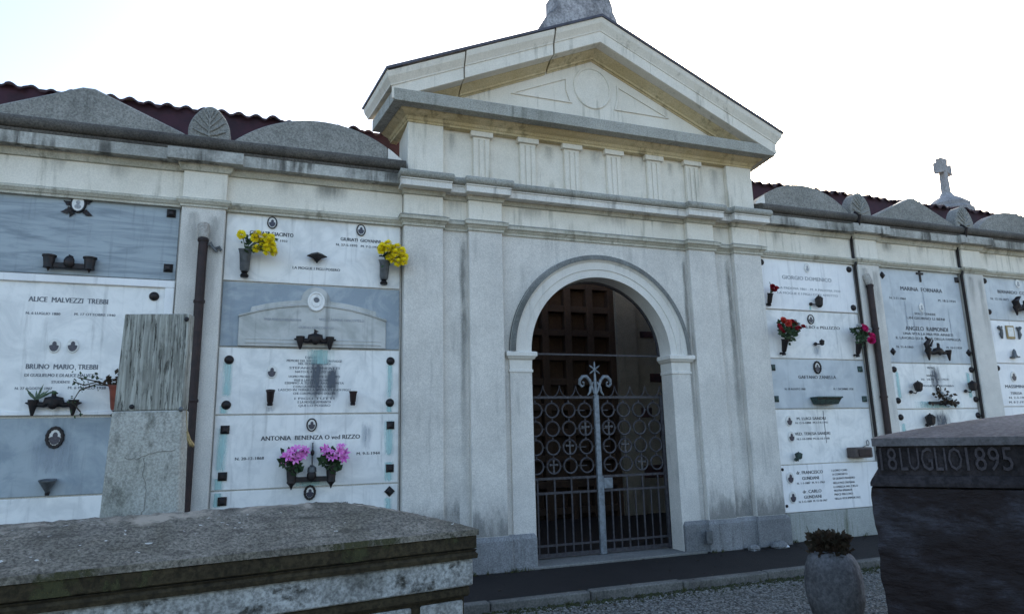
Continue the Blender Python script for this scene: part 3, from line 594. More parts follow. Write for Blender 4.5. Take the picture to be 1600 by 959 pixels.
def palmette(xc, parent, z0=5.02, h=0.45, hw=0.225):
    pts = [(xc - hw*0.98, z0), (xc + hw*0.98, z0)]
    for s, ks in ((1, range(0, 13)), (-1, range(11, -1, -1))):
        for k in ks:
            t = k/12*math.pi/2; pts.append((xc + s*hw*math.cos(t)*(1 - 0.24*math.sin(t)**2), z0 + 0.12 + (h - 0.12)*math.sin(t)))
    m = MB(); m.prism_xz(pts, -0.085, 0.12)
    a = m.build('antefix', M['crest'], parent, bevel=0.012)
    m = MB(); zb = z0 + 0.06
    m.tube([(xc, -0.088, zb), (xc, -0.095, zb + 0.33)], [0.014, 0.008], 6)
    for s in (-1, 1):
        for i, (dz, ln, a0) in enumerate(((0.02, 0.18, 78), (0.07, 0.19, 58), (0.13, 0.19, 42), (0.19, 0.16, 30), (0.25, 0.1, 22))):
            t = RAD(a0); p = [(xc + s*ln*q*math.sin(t), -0.090, zb + dz + ln*q*math.cos(t) + (0.03*q*q if i < 2 else 0)) for q in (0, 0.5, 1)]
            m.tube(p, [0.010, 0.015, 0.008], 6)
    m.build('palmette_relief', M['crest'], a, smooth=60)
def wing(label, x0, x1, pil, crests, loc, edge):
    W = thing('burial_wall', label, 'burial wall', loc)
    m = MB(); m.box(x0, x1, 0.024, 0.80, -0.1, 5.06); m.build('wall', M['shaft'], W)
    m = MB(); m.box(x0, x1, -0.03, 0.022, 4.26, 4.72); m.build('frieze', M['cream'], W)
    for a, b in pil:
        m = MB(); m.box(a, b, -0.10, 0.0235, 0.0, 4.24); m.build('pilaster', M['shaft'], W, bevel=0.008)
        m = MB(); m.box(a - 0.002, b + 0.002, -0.102, -0.031, 4.242, 4.72); m.build('pilaster_neck', M['cream'], W, bevel=0.006)
    path = [(x0, -0.03)]
    for a, b in pil: path += [(a, -0.03), (a, -0.10), (b, -0.10), (b, -0.03)]
    path += [(x1, -0.03)]
    path = [q for i, q in enumerate(path) if i == 0 or (Vector(q) - Vector(path[i-1])).length > 1e-4]
    m = MB(); m.sweep(path, [(-0.03, 4.215), (0.018, 4.217), (0.02, 4.24), (0.034, 4.25), (0.05, 4.275), (0.056, 4.28), (0.056, 4.304), (0.0, 4.33)], 1.0)
    m.build('architrave_moulding', M['bed2'], W)
    m = MB(); m.sweep(path, [(0.0, 4.64), (0.03, 4.645), (0.06, 4.70), (0.06, 4.7195), (0.0, 4.7195)], 1.0)
    m.build('cornice_bed', M['bed2'], W)
    fp = [(x0, -0.03)]
    for a, b in pil: fp += [(a - 0.14, -0.03), (a - 0.14, -0.09), (b + 0.14, -0.09), (b + 0.14, -0.03)]
    fp += [(x1, -0.03)]
    m = MB(); m.sweep(fp, [(0.0, 4.7205), (0.165, 4.716), (0.17, 4.72), (0.17, 4.852), (0.0, 4.852)], 0.15)
    m.build('cornice_fascia', M['dirty'], W)
    tor = [(0.0, 4.853), (0.175, 4.853), (0.18, 4.885), (0.165, 4.89)] + [(0.165 + 0.07*math.cos(t), 4.958 + 0.068*math.sin(t)) for t in [(-80 + 170*k/9)*math.pi/180 for k in range(10)]] + [(0.0, 5.06), (-0.05, 5.06)]
    m = MB(); m.sweep([(x0, -0.03), (x1, -0.03)], tor, 1.0)
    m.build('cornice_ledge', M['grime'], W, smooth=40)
    for kind, a, b in crests:
        c, h = (a + b)/2, (b - a)/2
        m = MB()
        if kind == 'gable':
            m.prism_xz([(a, 5.03), (b, 5.03), (b, 5.085), (c + 0.06, 5.495), (c - 0.06, 5.495), (a, 5.085)], -0.10, 0.10)
            m.build('crest_gable', M['crest'], W, bevel=0.02)
        else:
            hh = 0.40; R_ = (h*h + hh*hh)/(2*hh); zc = 5.06 + hh - R_; t0 = math.asin(h/R_)
            f = 0.80 if kind == 'lunette' else -0.80      # the joint with a newer, paler stone
            tj = math.asin(f*h/R_)
            def seg(ta, tb): return [(c + R_*math.sin(t), zc + R_*math.cos(t)) for t in [ta + (tb - ta)*k/24 for k in range(25)]]
            A = seg(-t0, tj); B = seg(tj + 0.003, t0)
            for q, pale in ((A, f < 0), (B, f > 0)):
                m = MB(); m.prism_xz([(q[0][0], 5.03), (q[-1][0], 5.03)] + list(reversed(q)), -0.10, 0.10)
                o = m.build('crest_lunette', M['pale'] if pale else M['crest'], W, bevel=0.012)
                if pale: o['label'] = 'paler newer end stone'
    for a, b in pil: palmette((a + b)/2, W)
    m = MB(); m.box(x0 if edge > 0 else 5.25, x1 if edge < 0 else -3.35, 0.86, 4.1, 0.0, 5.62); m.build('rear_block', M['grime'], W)
    m = MB(); m.box(x0 if edge > 0 else 2.25, x1 if edge < 0 else -2.25, 0.80, 0.858, 4.9, 5.83); m.build('eaves_board', M['fascia'], W)
    xa, xb = (x0, -2.25) if edge > 0 else (2.25, x1)
    tile_roof(xa, xb, W)
    m = MB(); m.box(x0, x1, 0.87, 2.3, 5.621, 5.78); m.build('roof_deck', M['fascia'], W)
    random.seed(int(x1*10) + 60); x = x0 + 0.4
    while x < x1 - 0.4:
        w = random.uniform(0.15, 0.6); zb = random.uniform(4.36, 4.5)
        if all(x + w/2 < a - 0.03 or x - w/2 > b + 0.03 for a, b in pil): wash(W, x - w/2, x + w/2, zb, 4.665, -0.0335, random.choice(('st_soft', 'st_dirt_shade', 'st_soft')))
        x += random.uniform(0.4, 1.0)
    for a, b in pil:
        wash(W, a + 0.01, b - 0.01, 0.02, 0.9, -0.1035, 'sp_dirt'); wash(W, a + 0.03, a + 0.22, 3.3, 4.2, -0.1028, 'st_soft'); wash(W, b - 0.2, b - 0.02, 2.6, 4.2, -0.1030, 'st_soft')
    return W
WL = wing('burial wall left of the gateway with gabled and rounded crest stones', -10.4, -2.75, [(-9.90, -9.44), (-7.76, -7.31), (-5.255, -4.80)],
          [('gable', -9.42, -7.78), ('gable', -7.27, -5.27), ('lunette', -4.77, -2.755)], (-6.3, 0.4, 0), 1)
WR = wing('burial wall right of the gateway with three bays of marble slabs', 2.75, 12.6, [(4.705, 5.165), (7.155, 7.625), (9.66, 10.12)],
          [('lunette_b', 2.755, 4.68), ('gable', 5.19, 7.12), ('lunette', 7.66, 9.62), ('gable', 10.15, 12.1)], (7.6, 0.4, 0), -1)
m = MB(); m.box(2.78, 4.66, -0.03, 0.022, 0.0, 0.405); m.build('base_panel', M['base'], WR, bevel=0.006)
m = MB(); m.box(5.19, 7.13, -0.03, 0.022, 0.0, 0.405); m.build('base_panel', M['base'], WR, bevel=0.006)
m = MB(); m.box(7.65, 9.64, -0.03, 0.022, 0.0, 0.405); m.build('base_panel', M['base'], WR, bevel=0.006)
m = MB(); m.box(-4.78, -2.77, -0.03, 0.022, 0.0, 0.395); m.build('base_panel', M['base'], WL, bevel=0.006)
m = MB(); m.box(-7.29, -5.27, -0.03, 0.022, 0.0, 0.345); m.build('base_panel', M['base'], WL, bevel=0.006)

# stone cross on the roof beyond the right wing
X = thing('roof_cross', 'pale stone cross with flared arms on the roof ridge', 'cross', (9.95, 2.0, 6.1))
m = MB(); xc, zc = 9.99, 7.32
def ft(a, w0, w1, l):
    t = RAD(a); d = Vector((math.cos(t), 0, math.sin(t))); n = Vector((-d.z, 0, d.x)); c = Vector((xc, 0, zc))
    q = [c + n*w0, c - n*w0, c + d*l - n*w1, c + d*l + n*w1]
    m.prism_xz([(p.x, p.z) for p in q], 1.93, 2.07)
for a in (0, 90, 180): ft(a, 0.07, 0.135, 0.25)
ft(270, 0.055, 0.09, 0.62)
m.box(xc - 0.07, xc + 0.07, 1.925, 2.075, zc - 0.07, zc + 0.07)
m.build('cross', M['crossst'], X, bevel=0.012); X.rotation_euler.z = RAD(8)
m = MB(); m.lathe([(0.50, 6.05), (0.50, 6.30), (0.44, 6.36), (0.43, 6.45), (0.28, 6.58), (0.16, 6.66), (0.11, 6.74)], (xc - 0.02, 2.0, 0), 10)
m.build('cross_base', M['crossst'], X)
# ------------------------------------------------------------------ pipes and cables
def downpipe(x, top, bot, label, y=-0.16):
    D = thing('downpipe', label, 'downpipe', (x, y, bot))
    m = MB(); m.tube([(x, y, bot), (x, y, top - 0.2), (x + 0.003, y, top)], 0.049, 12); m.build('pipe', M['rust'], D, smooth=40)
    m = MB(); m.tube([(x, y, top), (x, y + 0.01, top + 0.06), (x - 0.01, y + 0.05, top + 0.17)], [0.05, 0.06, 0.062], 10); m.build('mortar_joint', M['mortar'], D, smooth=40)
    for z in (top - 0.02, top - 0.72, top - 1.8):
        m = MB(); m.lathe([(0.057, -0.018), (0.060, 0), (0.057, 0.018)], (x, y, z), 12); m.box(x - 0.02, x + 0.02, y + 0.03, -0.098, z - 0.012, z + 0.012)
        m.build('clamp', M['rust'], D)
    return D
D = downpipe(-5.008, 3.84, 0.0, 'dark red brown downpipe on the pilaster behind the tall headstone')
m = MB(); m.tube([(-4.97, -0.15, 3.76), (-4.93, -0.14, 3.80), (-4.90, -0.14, 3.735), (-4.84, -0.13, 3.76), (-4.82, -0.12, 3.72)], 0.016, 6); m.tube([(-4.95, -0.15, 3.79), (-4.86, -0.14, 3.70)], 0.014, 6); m.build('bracket_arm', M['zinc'], D)
downpipe(4.835, 3.86, 0.0, 'dark red brown downpipe right of the pink flower vase')
for x, lab in ((4.685, 'thin dark cable, its lower run painted-in shade, between the first and second right bays'), (7.135, 'thin dark cable, its lower run painted-in shade, between the second and third right bays')):
    m = MB(); m.tube([(x - 0.02, -0.20, 5.06), (x - 0.015, -0.29, 4.98), (x - 0.01, -0.225, 4.78), (x - 0.01, -0.06, 4.66), (x, -0.045, 4.34), (x + 0.005, -0.11, 4.28), (x + 0.008, -0.05, 4.18), (x + 0.012, -0.045, 0.42)], 0.024, 8)  # cable over the cornice; below, a dark tube for the pilaster's shadow gap
    tag(m.build('cable', M['bronze'], at=(x, -0.045, 0.42), smooth=50), lab, 'cable')  # real cable at the top only, lower run stands for the shadow gap
# ------------------------------------------------------------------ iron gate
YG = 0.245
GT = thing('iron_gate', 'wrought iron double gate with rings and small crosses', 'gate', (0, YG, 0.03))
def bar(m, x0, z0, x1, z1, w=0.011, d=0.010, y=YG):
    dx, dz = x1 - x0, z1 - z0; L = math.hypot(dx, dz); nx, nz = -dz/L*w, dx/L*w
    m.prism_xz([(x0 + nx, z0 + nz), (x0 - nx, z0 - nz), (x1 - nx, z1 - nz), (x1 + nx, z1 + nz)], y - d, y + d)
for s in (-1, 1):
    for z, w in ((2.088, 0.016), (1.03, 0.016), (0.845, 0.015), (0.195, 0.013), (0.075, 0.022)):
        m = MB(); bar(m, s*0.04, z, s*1.05, z, w); m.build('rail', M['iron'], GT)
    m = MB(); bar(m, s*1.035, 0.04, s*1.035, 2.12, 0.022, 0.018); m.build('stile', M['iron'], GT)
    m = MB()
    for k in range(8):
        x = s*(0.175 + k*0.1215)
        bar(m, x, 0.08, x, 1.025 if k % 2 == 0 else 0.845, 0.011 if k % 2 == 0 else 0.008, 0.008, YG + (0.0 if k % 2 == 0 else 0.001))
    m.build('lower_bars', M['iron'], GT)
    for r in range(4):
        for c in range(4):
            x = s*(0.178 + c*0.243); z = 1.915 - r*0.2435
            m = MB(); m.oval_ring(x, z, 0.095, 0.095, 0.0135, YG, 24, 5)
            bar(m, x, z + 0.10, x, z + 0.135, 0.008, 0.008); bar(m, x - 0.125 if c else x - s*0.0, z - 0.002, x - 0.098, z - 0.002, 0.006, 0.007); bar(m, x + 0.098, z, x + 0.145, z, 0.006, 0.007)
            ring = m.build('ring', M['iron'], GT, smooth=60)
            if (r, c) in ((1, 0), (2, 1), (3, 2)):
                m = MB(); bar(m, x, z - 0.07, x, z + 0.07, 0.010, 0.006); bar(m, x - 0.045, z + 0.02, x + 0.045, z + 0.02, 0.010, 0.0075)
                for dx, dz in ((0, 0.07), (-0.047, 0.02), (0.047, 0.02), (0, -0.07)): m.oval(x + dx, z + dz, 0.016, 0.016, YG - 0.009, YG + 0.009, 8)
                m.build('ring_cross', M['ironmid'], ring)
    for c in range(4):                                   # curled spikes on the top rail
        x = s*(0.30 + c*0.243) if c else s*0.30
        m = MB()
        for q in (-1, 1):
            m.tube([(x + q*0.085, YG, 2.10), (x + q*0.045, YG, 2.125), (x + q*0.015, YG, 2.18), (x, YG, 2.25)], [0.008, 0.009, 0.008, 0.004], 6)
        m.build('spike', M['iron'], GT, smooth=60)
    m = MB()                                             # scroll beside the finial
    sp = [(0.022, 2.14), (0.05, 2.22), (0.085, 2.32), (0.135, 2.375), (0.19, 2.372), (0.235, 2.325), (0.24, 2.27), (0.21, 2.235), (0.175, 2.25), (0.172, 2.285), (0.195, 2.30)]
    m.tube([(s*x, YG - 0.005, z) for x, z in sp], [0.012, 0.018, 0.024, 0.026, 0.026, 0.024, 0.021, 0.018, 0.015, 0.013, 0.012], 8)
    m.tube([(s*x, YG - 0.005, z) for x, z in [(0.03, 2.30), (0.075, 2.22), (0.085, 2.16), (0.125, 2.115)]], [0.010, 0.022, 0.018, 0.008], 8)
    m.build('scroll', M['ironpale'], GT, smooth=60)
    m = MB(); m.box(*sorted((s*1.045, s*1.085)), YG - 0.03, YG + 0.03, 1.93, 2.0); m.build('hinge', M['iron'], GT, bevel=0.006)
m = MB(); m.box(-0.035, 0.035, YG - 0.028, YG + 0.02, 0.035, 2.12); m.box(0.0355, 0.058, YG - 0.018, YG + 0.02, 0.035, 1.035)
m.build('meeting_post', M['ironpale'], GT, bevel=0.005)
m = MB(); m.tube([(0, YG - 0.004, 2.121), (0, YG - 0.004, 2.40), (0, YG - 0.004, 2.46)], [0.026, 0.016, 0.006], 8)
for a in (0, 60, 120, 180, 240, 300):
    t = RAD(a); m.tube([(0, YG - 0.004, 2.47), (0.06*math.sin(t), YG - 0.004, 2.47 + 0.075*math.cos(t)), (0.09*math.sin(t), YG - 0.004, 2.47 + 0.115*math.cos(t))], [0.012, 0.012, 0.005], 6)
m.build('finial', M['ironpale'], GT, smooth=60)
m = MB(); m.box(0.06, 0.19, YG - 0.022, YG + 0.015, 0.87, 1.01); m.build('lock_plate', M['ironpale'], GT, bevel=0.004)
m = MB(); bar(m, -1.06, 2.674, 1.06, 2.674, 0.012, 0.014, YG + 0.01); m.build('transom_bar', M['iron'], GT)
m = MB(); rows = []
for k in range(41):
    t = math.pi - math.pi*k/40; rows.append([(r*math.cos(t), y, ZK + r*math.sin(t)) for r, y in ((1.03, 0.225), (1.07, 0.225), (1.07, 0.26), (1.03, 0.26))])
m.grid(rows, True, True); m.build('arch_frame', M['iron'], GT)

# ------------------------------------------------------------------ lettering
def glyphs(s, font_size=1.0, bold=0.0):
    cu = bpy.data.curves.new('lettering_source', 'FONT'); cu.body = s; cu.size = font_size; cu.extrude = 0.0; cu.offset = bold; cu.resolution_u = 2
    ob = bpy.data.objects.new('lettering_source', cu); COL.objects.link(ob)
    dg = bpy.context.evaluated_depsgraph_get(); dg.update()
    me = bpy.data.meshes.new_from_object(ob.evaluated_get(dg))
    vs = [tuple(v.co) for v in me.vertices]; fs = [tuple(p.vertices) for p in me.polygons]
    bpy.data.objects.remove(ob); bpy.data.curves.remove(cu); bpy.data.meshes.remove(me)
    return vs, fs
def lettering(m, s, x0, z, x1, h, y, bold=0.0, thick=0.0):
    vs, fs = glyphs(s, 1.0, bold)
    a = min(v[0] for v in vs); b = max(v[0] for v in vs)
    k = (x1 - x0)/(b - a); kz = h/0.70
    if not thick:
        m.add([(x0 + (v[0] - a)*k, y, z + v[1]*kz) for v in vs], fs)
        m.add([(x0 + (v[0] - a)*k + h*0.09, y - 0.0003, z + v[1]*kz) for v in vs], fs)
    else:
        n = len(vs)
        front = [(x0 + (v[0] - a)*k, y, z + v[1]*kz) for v in vs]; back = [(p[0], y + thick, p[2]) for p in front]
        ed = {}
        for f in fs:
            for i in range(len(f)):
                e = (f[i], f[(i+1) % len(f)]); ed[e] = 1
        side = [(e[0], e[1], e[1] + n, e[0] + n) for e in ed if (e[1], e[0]) not in ed]
        m.add(front + back, fs + side)

# ------------------------------------------------------------------ grave slabs
def portrait(S, x, z, rx, rz, kind, y):
    rx = max(rx, 0.055); rz = max(rz, 0.075)
    m = MB(); m.oval(x, z, rx*(0.86 if kind in ('ring', 'dark') else 1), rz*(0.86 if kind in ('ring', 'dark') else 1), y - 0.014, y - 0.001, 24)
    pl = m.build('portrait', M['enamel'] if kind != 'relief' else M['white'], S, bevel=0.004)
    if kind in ('ring', 'dark'):
        m = MB(); m.oval_ring(x, z, rx*0.9, rz*0.9, rx*(0.15 if kind == 'ring' else 0.20), y - 0.012, 28, 6, 0.35 if kind == 'dark' else 0.0)
        m.build('portrait_frame', M['bronze'], pl, smooth=50)
    if kind == 'relief':
        m = MB(); m.oval_ring(x, z, rx*0.92, rz*0.92, rx*0.13, y - 0.015, 28); m.oval_ring(x, z, rx*0.5, rz*0.5, rx*0.1, y - 0.014, 24); m.build('portrait_frame', M['white'], pl, smooth=50)
    q = 0.72 if kind in ('ring', 'dark') else 0.85
    bx, bz = rx*q, rz*q
    if kind != 'white':
        m = MB(); m.oval(x + bx*0.05, z + bz*0.28, bx*0.42, bz*0.42, y - 0.017, y - 0.0135, 14)
        if kind != 'relief':
            pts = [(x + bx*math.cos(t)*0.92, z + bz*math.sin(t)*0.95) for t in [math.pi*(1.0 + k/14) for k in range(15)]] + [(x + bx*0.45, z + bz*0.12), (x - bx*0.45, z + bz*0.12)]
            m.prism_xz(pts, y - 0.0165, y - 0.0135)
        m.build('portrait_bust', M['photo'] if kind != 'relief' else M['textgrey'], pl)
    else:
        m = MB(); m.oval(x, z + bz*0.2, bx*0.38, bz*0.34, y - 0.0165, y - 0.0135, 12); m.oval(x, z - bz*0.45, bx*0.6, bz*0.38, y - 0.016, y - 0.0135, 12); m.build('portrait_bust', M['textfaint'], pl)
def stud(S, kind, x, z, y, mat):
    m = MB()
    if kind == 'round': m.lathe([(0.050, 0), (0.050, 0.012), (0.040, 0.026), (0.022, 0.036), (0.004, 0.040)], (x, y, z), 16, (0, -1, 0))
    elif kind == 'bolt': m.lathe([(0.022, 0), (0.022, 0.010), (0.012, 0.018), (0.002, 0.02)], (x, y, z), 10, (0, -1, 0))
    else:
        r = 0.062; d = [(r, 0), (0, r), (-r, 0), (0, -r)] if kind == 'diamond' else [(0.046, 0.046), (-0.046, 0.046), (-0.046, -0.046), (0.046, -0.046)]
        vs = [(x + a, y, z + b) for a, b in d] + [(x + a*0.98, y - 0.014, z + b*0.98) for a, b in d] + [(x + a*0.35, y - 0.036, z + b*0.35) for a, b in d]
        m.add(vs, [(0,1,5,4),(1,2,6,5),(2,3,7,6),(3,0,4,7),(4,5,9,8),(5,6,10,9),(6,7,11,10),(7,4,8,11),(8,9,10,11)])
    m.build('stud', M[mat], S, smooth=40 if kind in ('round', 'bolt') else None)
def stain_or_shade(S, x, z1, z0, w, mat, y):
    m = MB(); m.add([(x - w/2, y, z0), (x + w/2, y, z0), (x + w/2, y, z1), (x - w/2, y, z1)], [(0, 1, 2, 3)])
    m.build('stain_or_shade', M[mat], S)
GRP = 'marble grave slabs in the burial walls'
def slab(key, x0, x1, z0, z1, mat, label, p=0.0, stains=(), textmat='text', studmat='bronze', frame=None):
    y = -p
    S = thing('grave_slab', label, 'grave slab', ((x0 + x1)/2, y + 0.022, z0), GRP)
    m = MB(); m.box(x0 + 0.006, x1 - 0.006, y, 0.0235, z0 + 0.006, z1 - 0.006); m.build('slab', M[mat], S, bevel=0.005)
    d = SLABS.get(key)
    for i, st in enumerate(stains): stain_or_shade(S, *st, y - 0.0035 - 0.0006*i)
    if not d: return S
    if d['t']:
        m = MB()
        for s, a, z, b, h in d['t']: lettering(m, s, a, z, b, max(h, 0.026), y - 0.002)
        m.build('lettering', M['textfaint'] if d.get('faint') else M[textmat], S)
    for q in d['p']: portrait(S, *q, y)
    for k, a, z in d['s']: stud(S, k, a, z, y, studmat)
    if d.get('cross'):
        a, z = d['cross']; m = MB(); m.box(a - 0.018, a + 0.018, y - 0.02, y - 0.001, z - 0.11, z + 0.09); m.box(a - 0.08, a - 0.0185, y - 0.02, y - 0.001, z + 0.02, z + 0.055); m.box(a + 0.0185, a + 0.08, y - 0.02, y - 0.001, z + 0.02, z + 0.055)
        m.build('cross', M['bronze'], S, bevel=0.004)
    return S
g, k_, b_ = 'st_green', 'st_black', 'st_blue'
# bay beside the left edge
slab('A1', -7.29, -5.275, 3.375, 4.245, 'blue', 'blue grey banded slab with no lettering at top left')
S = slab('A2', -7.29, -5.275, 1.90, 3.372, 'white', 'tall white slab with two small oval portraits and a raised border', textmat='textgrey')
m = MB(); m.box(-7.289, -5.276, -0.03, -0.001, 3.285, 3.366); m.box(-5.372, -5.277, -0.029, -0.001, 1.95, 3.284); m.box(-7.289, -5.373, -0.02, -0.001, 1.906, 1.95)
m.build('border', M['bright'], S, bevel=0.006)
slab('A3', -7.29, -5.275, 1.105, 1.885, 'bluec', 'blue grey slab with one dark framed oval portrait', stains=((-6.26, 1.72, 1.25, 0.5, b_),))
slab('', -7.29, -5.275, 0.35, 1.10, 'white', 'blank white slab below the blue grey one at far left')
# bay left of the gateway
slab('B1', -4.795, -2.765, 3.408, 4.245, 'white', 'white slab holding both yellow bouquets')
S = slab('B2', -4.795, -2.765, 2.65, 3.404, 'bluev', 'blue slab with carved white arched relief panel')
pts = [(-4.60, 2.66), (-2.94, 2.66), (-2.94, 3.03), (-3.05, 3.04)] + [(-3.77 + 0.88*q, 3.05 + 0.17*(1 - q*q)) for q in (0.8, 0.6, 0.4, 0.22)]
pts += [(-3.77 + 0.165*math.cos(t), 3.215 + 0.165*math.sin(t)) for t in [math.pi*k/10 for k in range(11)]]
pts += [(-3.77 - 0.88*q, 3.05 + 0.17*(1 - q*q)) for q in (0.22, 0.4, 0.6, 0.8)] + [(-4.49, 3.04), (-4.60, 3.03)]
m = MB(); m.prism_xz(pts, -0.030, -0.001); pan = m.build('relief_panel', M['relief'], S, bevel=0.006)
m = MB(); m.tube([(-4.60, -0.03, 3.00)] + [(-3.77 + 0.88*q, -0.032, 2.985 + 0.17*(1 - q*q)) for q in (-0.95, -0.7, -0.45, -0.2, 0, 0.2, 0.45, 0.7, 0.95)] + [(-2.94, -0.03, 3.0)], 0.014, 6)
m.tube([(-4.52, -0.03, 2.70), (-3.0, -0.03, 2.70)], 0.010, 6); m.tube([(-4.52, -0.03, 2.745), (-3.0, -0.03, 2.745)], 0.007, 6)
m.build('relief_moulding', M['relief'], pan, smooth=60)
portrait(S, -3.765, 3.20, 0.095, 0.115, 'relief', -0.031)
m = MB()
for s_, a, z, b, h in SLABS['B2']['t']: lettering(m, s_, a, z - 0.01, b, 0.03, -0.0325)
m.build('lettering', M['textfaint'], pan)
slab('B3', -4.795, -2.765, 1.893, 2.647, 'white', 'white slab with many lines of text under a black streak', textmat='textgrey',
     stains=((-3.74, 2.64, 1.97, 0.30, k_), (-3.70, 2.645, 2.45, 0.34, g), (-3.56, 2.50, 2.0, 0.22, k_), (-4.69, 2.50, 2.06, 0.13, g), (-2.885, 2.50, 2.04, 0.12, g), (-4.22, 1.99, 1.91, 0.12, b_), (-4.71, 2.0, 1.9, 0.12, g), (-2.888, 2.0, 1.9, 0.12, g)))
slab('B4', -4.795, -2.765, 1.082, 1.889, 'white', 'white slab holding the pink lilies on a bronze bracket',
     stains=((-4.70, 1.78, 1.24, 0.16, g), (-4.72, 1.22, 1.085, 0.16, g), (-2.885, 1.83, 1.37, 0.14, g), (-2.885, 1.34, 1.085, 0.14, g), (-3.75, 1.60, 1.30, 0.13, b_), (-3.14, 1.80, 1.45, 0.18, b_), (-3.75, 1.19, 1.085, 0.5, g)))
slab('B5', -4.795, -2.765, 0.405, 1.079, 'white', 'white slab half hidden behind the low tomb with a dark oval portrait', stains=((-4.72, 1.07, 0.9, 0.13, g), (-2.888, 0.93, 0.6, 0.13, g)))
# first bay right of the gateway
slab('C1', 2.765, 4.685, 3.408, 4.245, 'bright', 'white slab with pale raised lettering and a dark lamp', p=0.012, stains=((3.70, 3.49, 3.42, 0.08, g),))
slab('C2', 2.765, 4.685, 2.65, 3.404, 'white', 'white slab between the red bouquet and the pink bouquet', stains=((3.75, 2.9, 2.66, 0.25, b_),))
slab('C3', 2.765, 4.685, 1.893, 2.647, 'greyw', 'pale slab with four green square studs and a green trough', studmat='verdi', p=0.004, stains=((3.75, 2.0, 1.9, 0.3, b_),))
S = slab('C4', 2.765, 4.685, 1.082, 1.889, 'white', 'white slab with two oval portraits and a plain right half')
m = MB(); m.box(3.735, 3.745, -0.004, -0.001, 1.38, 1.86); m.build('joint', M['textgrey'], S)
slab('C5', 2.765, 4.685, 0.408, 1.078, 'bright', 'lowest white slab with two portraits beside a block of text', p=0.03)
# second bay
slab('D1', 5.195, 7.125, 2.62, 4.245, 'greyw', 'tall pale grey slab with bronze cross and diamond studs', stains=((5.75, 3.75, 3.0, 0.06, b_), (5.9, 3.7, 2.9, 0.05, b_), (6.75, 3.7, 2.95, 0.05, b_), (6.2, 4.0, 3.3, 0.07, b_)))
slab('D2', 5.195, 7.125, 1.87, 2.615, 'white', 'white slab with a black central streak and round studs',
     stains=((6.22, 2.61, 2.1, 0.30, k_), (6.2, 2.0, 1.875, 1.3, g), (5.36, 2.5, 2.0, 0.13, g), (6.99, 2.5, 2.0, 0.13, g)))
slab('D3', 5.195, 7.125, 1.082, 1.865, 'white', 'white slab rising behind the right tomb lid, stained down the middle', stains=((6.22, 1.86, 1.35, 0.5, k_), (5.36, 1.66, 1.3, 0.16, g)))
slab('', 5.195, 7.125, 0.408, 1.078, 'white', 'lowest blank white slab hidden behind the right tomb')
# third bay
slab('E1', 7.655, 9.63, 3.425, 4.245, 'greyw', 'pale grey slab at the right edge holding a bronze bracket')
S = slab('E2', 7.655, 9.63, 2.65, 3.42, 'bright', 'white slab with a small gilt icon at the right edge')
m = MB(); m.box(8.12, 8.33, -0.022, -0.001, 3.09, 3.33); ic = m.build('icon', M['gilt'], S, bevel=0.006)
m = MB(); m.box(8.15, 8.30, -0.026, -0.0225, 3.13, 3.30); m.build('icon_picture', M['enamel'], ic)
for xw, q in ((7.95, 1), (8.46, -1)):
    m = MB(); m.tube([(xw - q*0.03, -0.02, 3.30), (xw + q*0.03, -0.03, 3.24), (xw + q*0.01, -0.03, 3.17), (xw + q*0.03, -0.02, 3.09)], [0.03, 0.022, 0.03, 0.015], 8); m.tube([(xw + q*0.06, -0.02, 3.31), (xw + q*0.02, -0.03, 3.22)], [0.015, 0.015], 6)
    m.build('winged_mount', M['zinc'], S, smooth=60)
m = MB(); m.lathe([(0.05, 2.77), (0.035, 2.80), (0.03, 2.86), (0.012, 2.9)], (8.19, -0.045, 0), 10); m.box(8.12, 8.26, -0.09, -0.001, 2.745, 2.77); m.build('figurine', M['zinc'], S, smooth=40)
slab('E3', 7.655, 9.63, 1.893, 2.645, 'bright', 'white slab with a bronze lettered name low at the right edge')
slab('', 7.655, 9.63, 1.082, 1.889, 'bright', 'blank white slab low at the right edge behind the tomb lid')
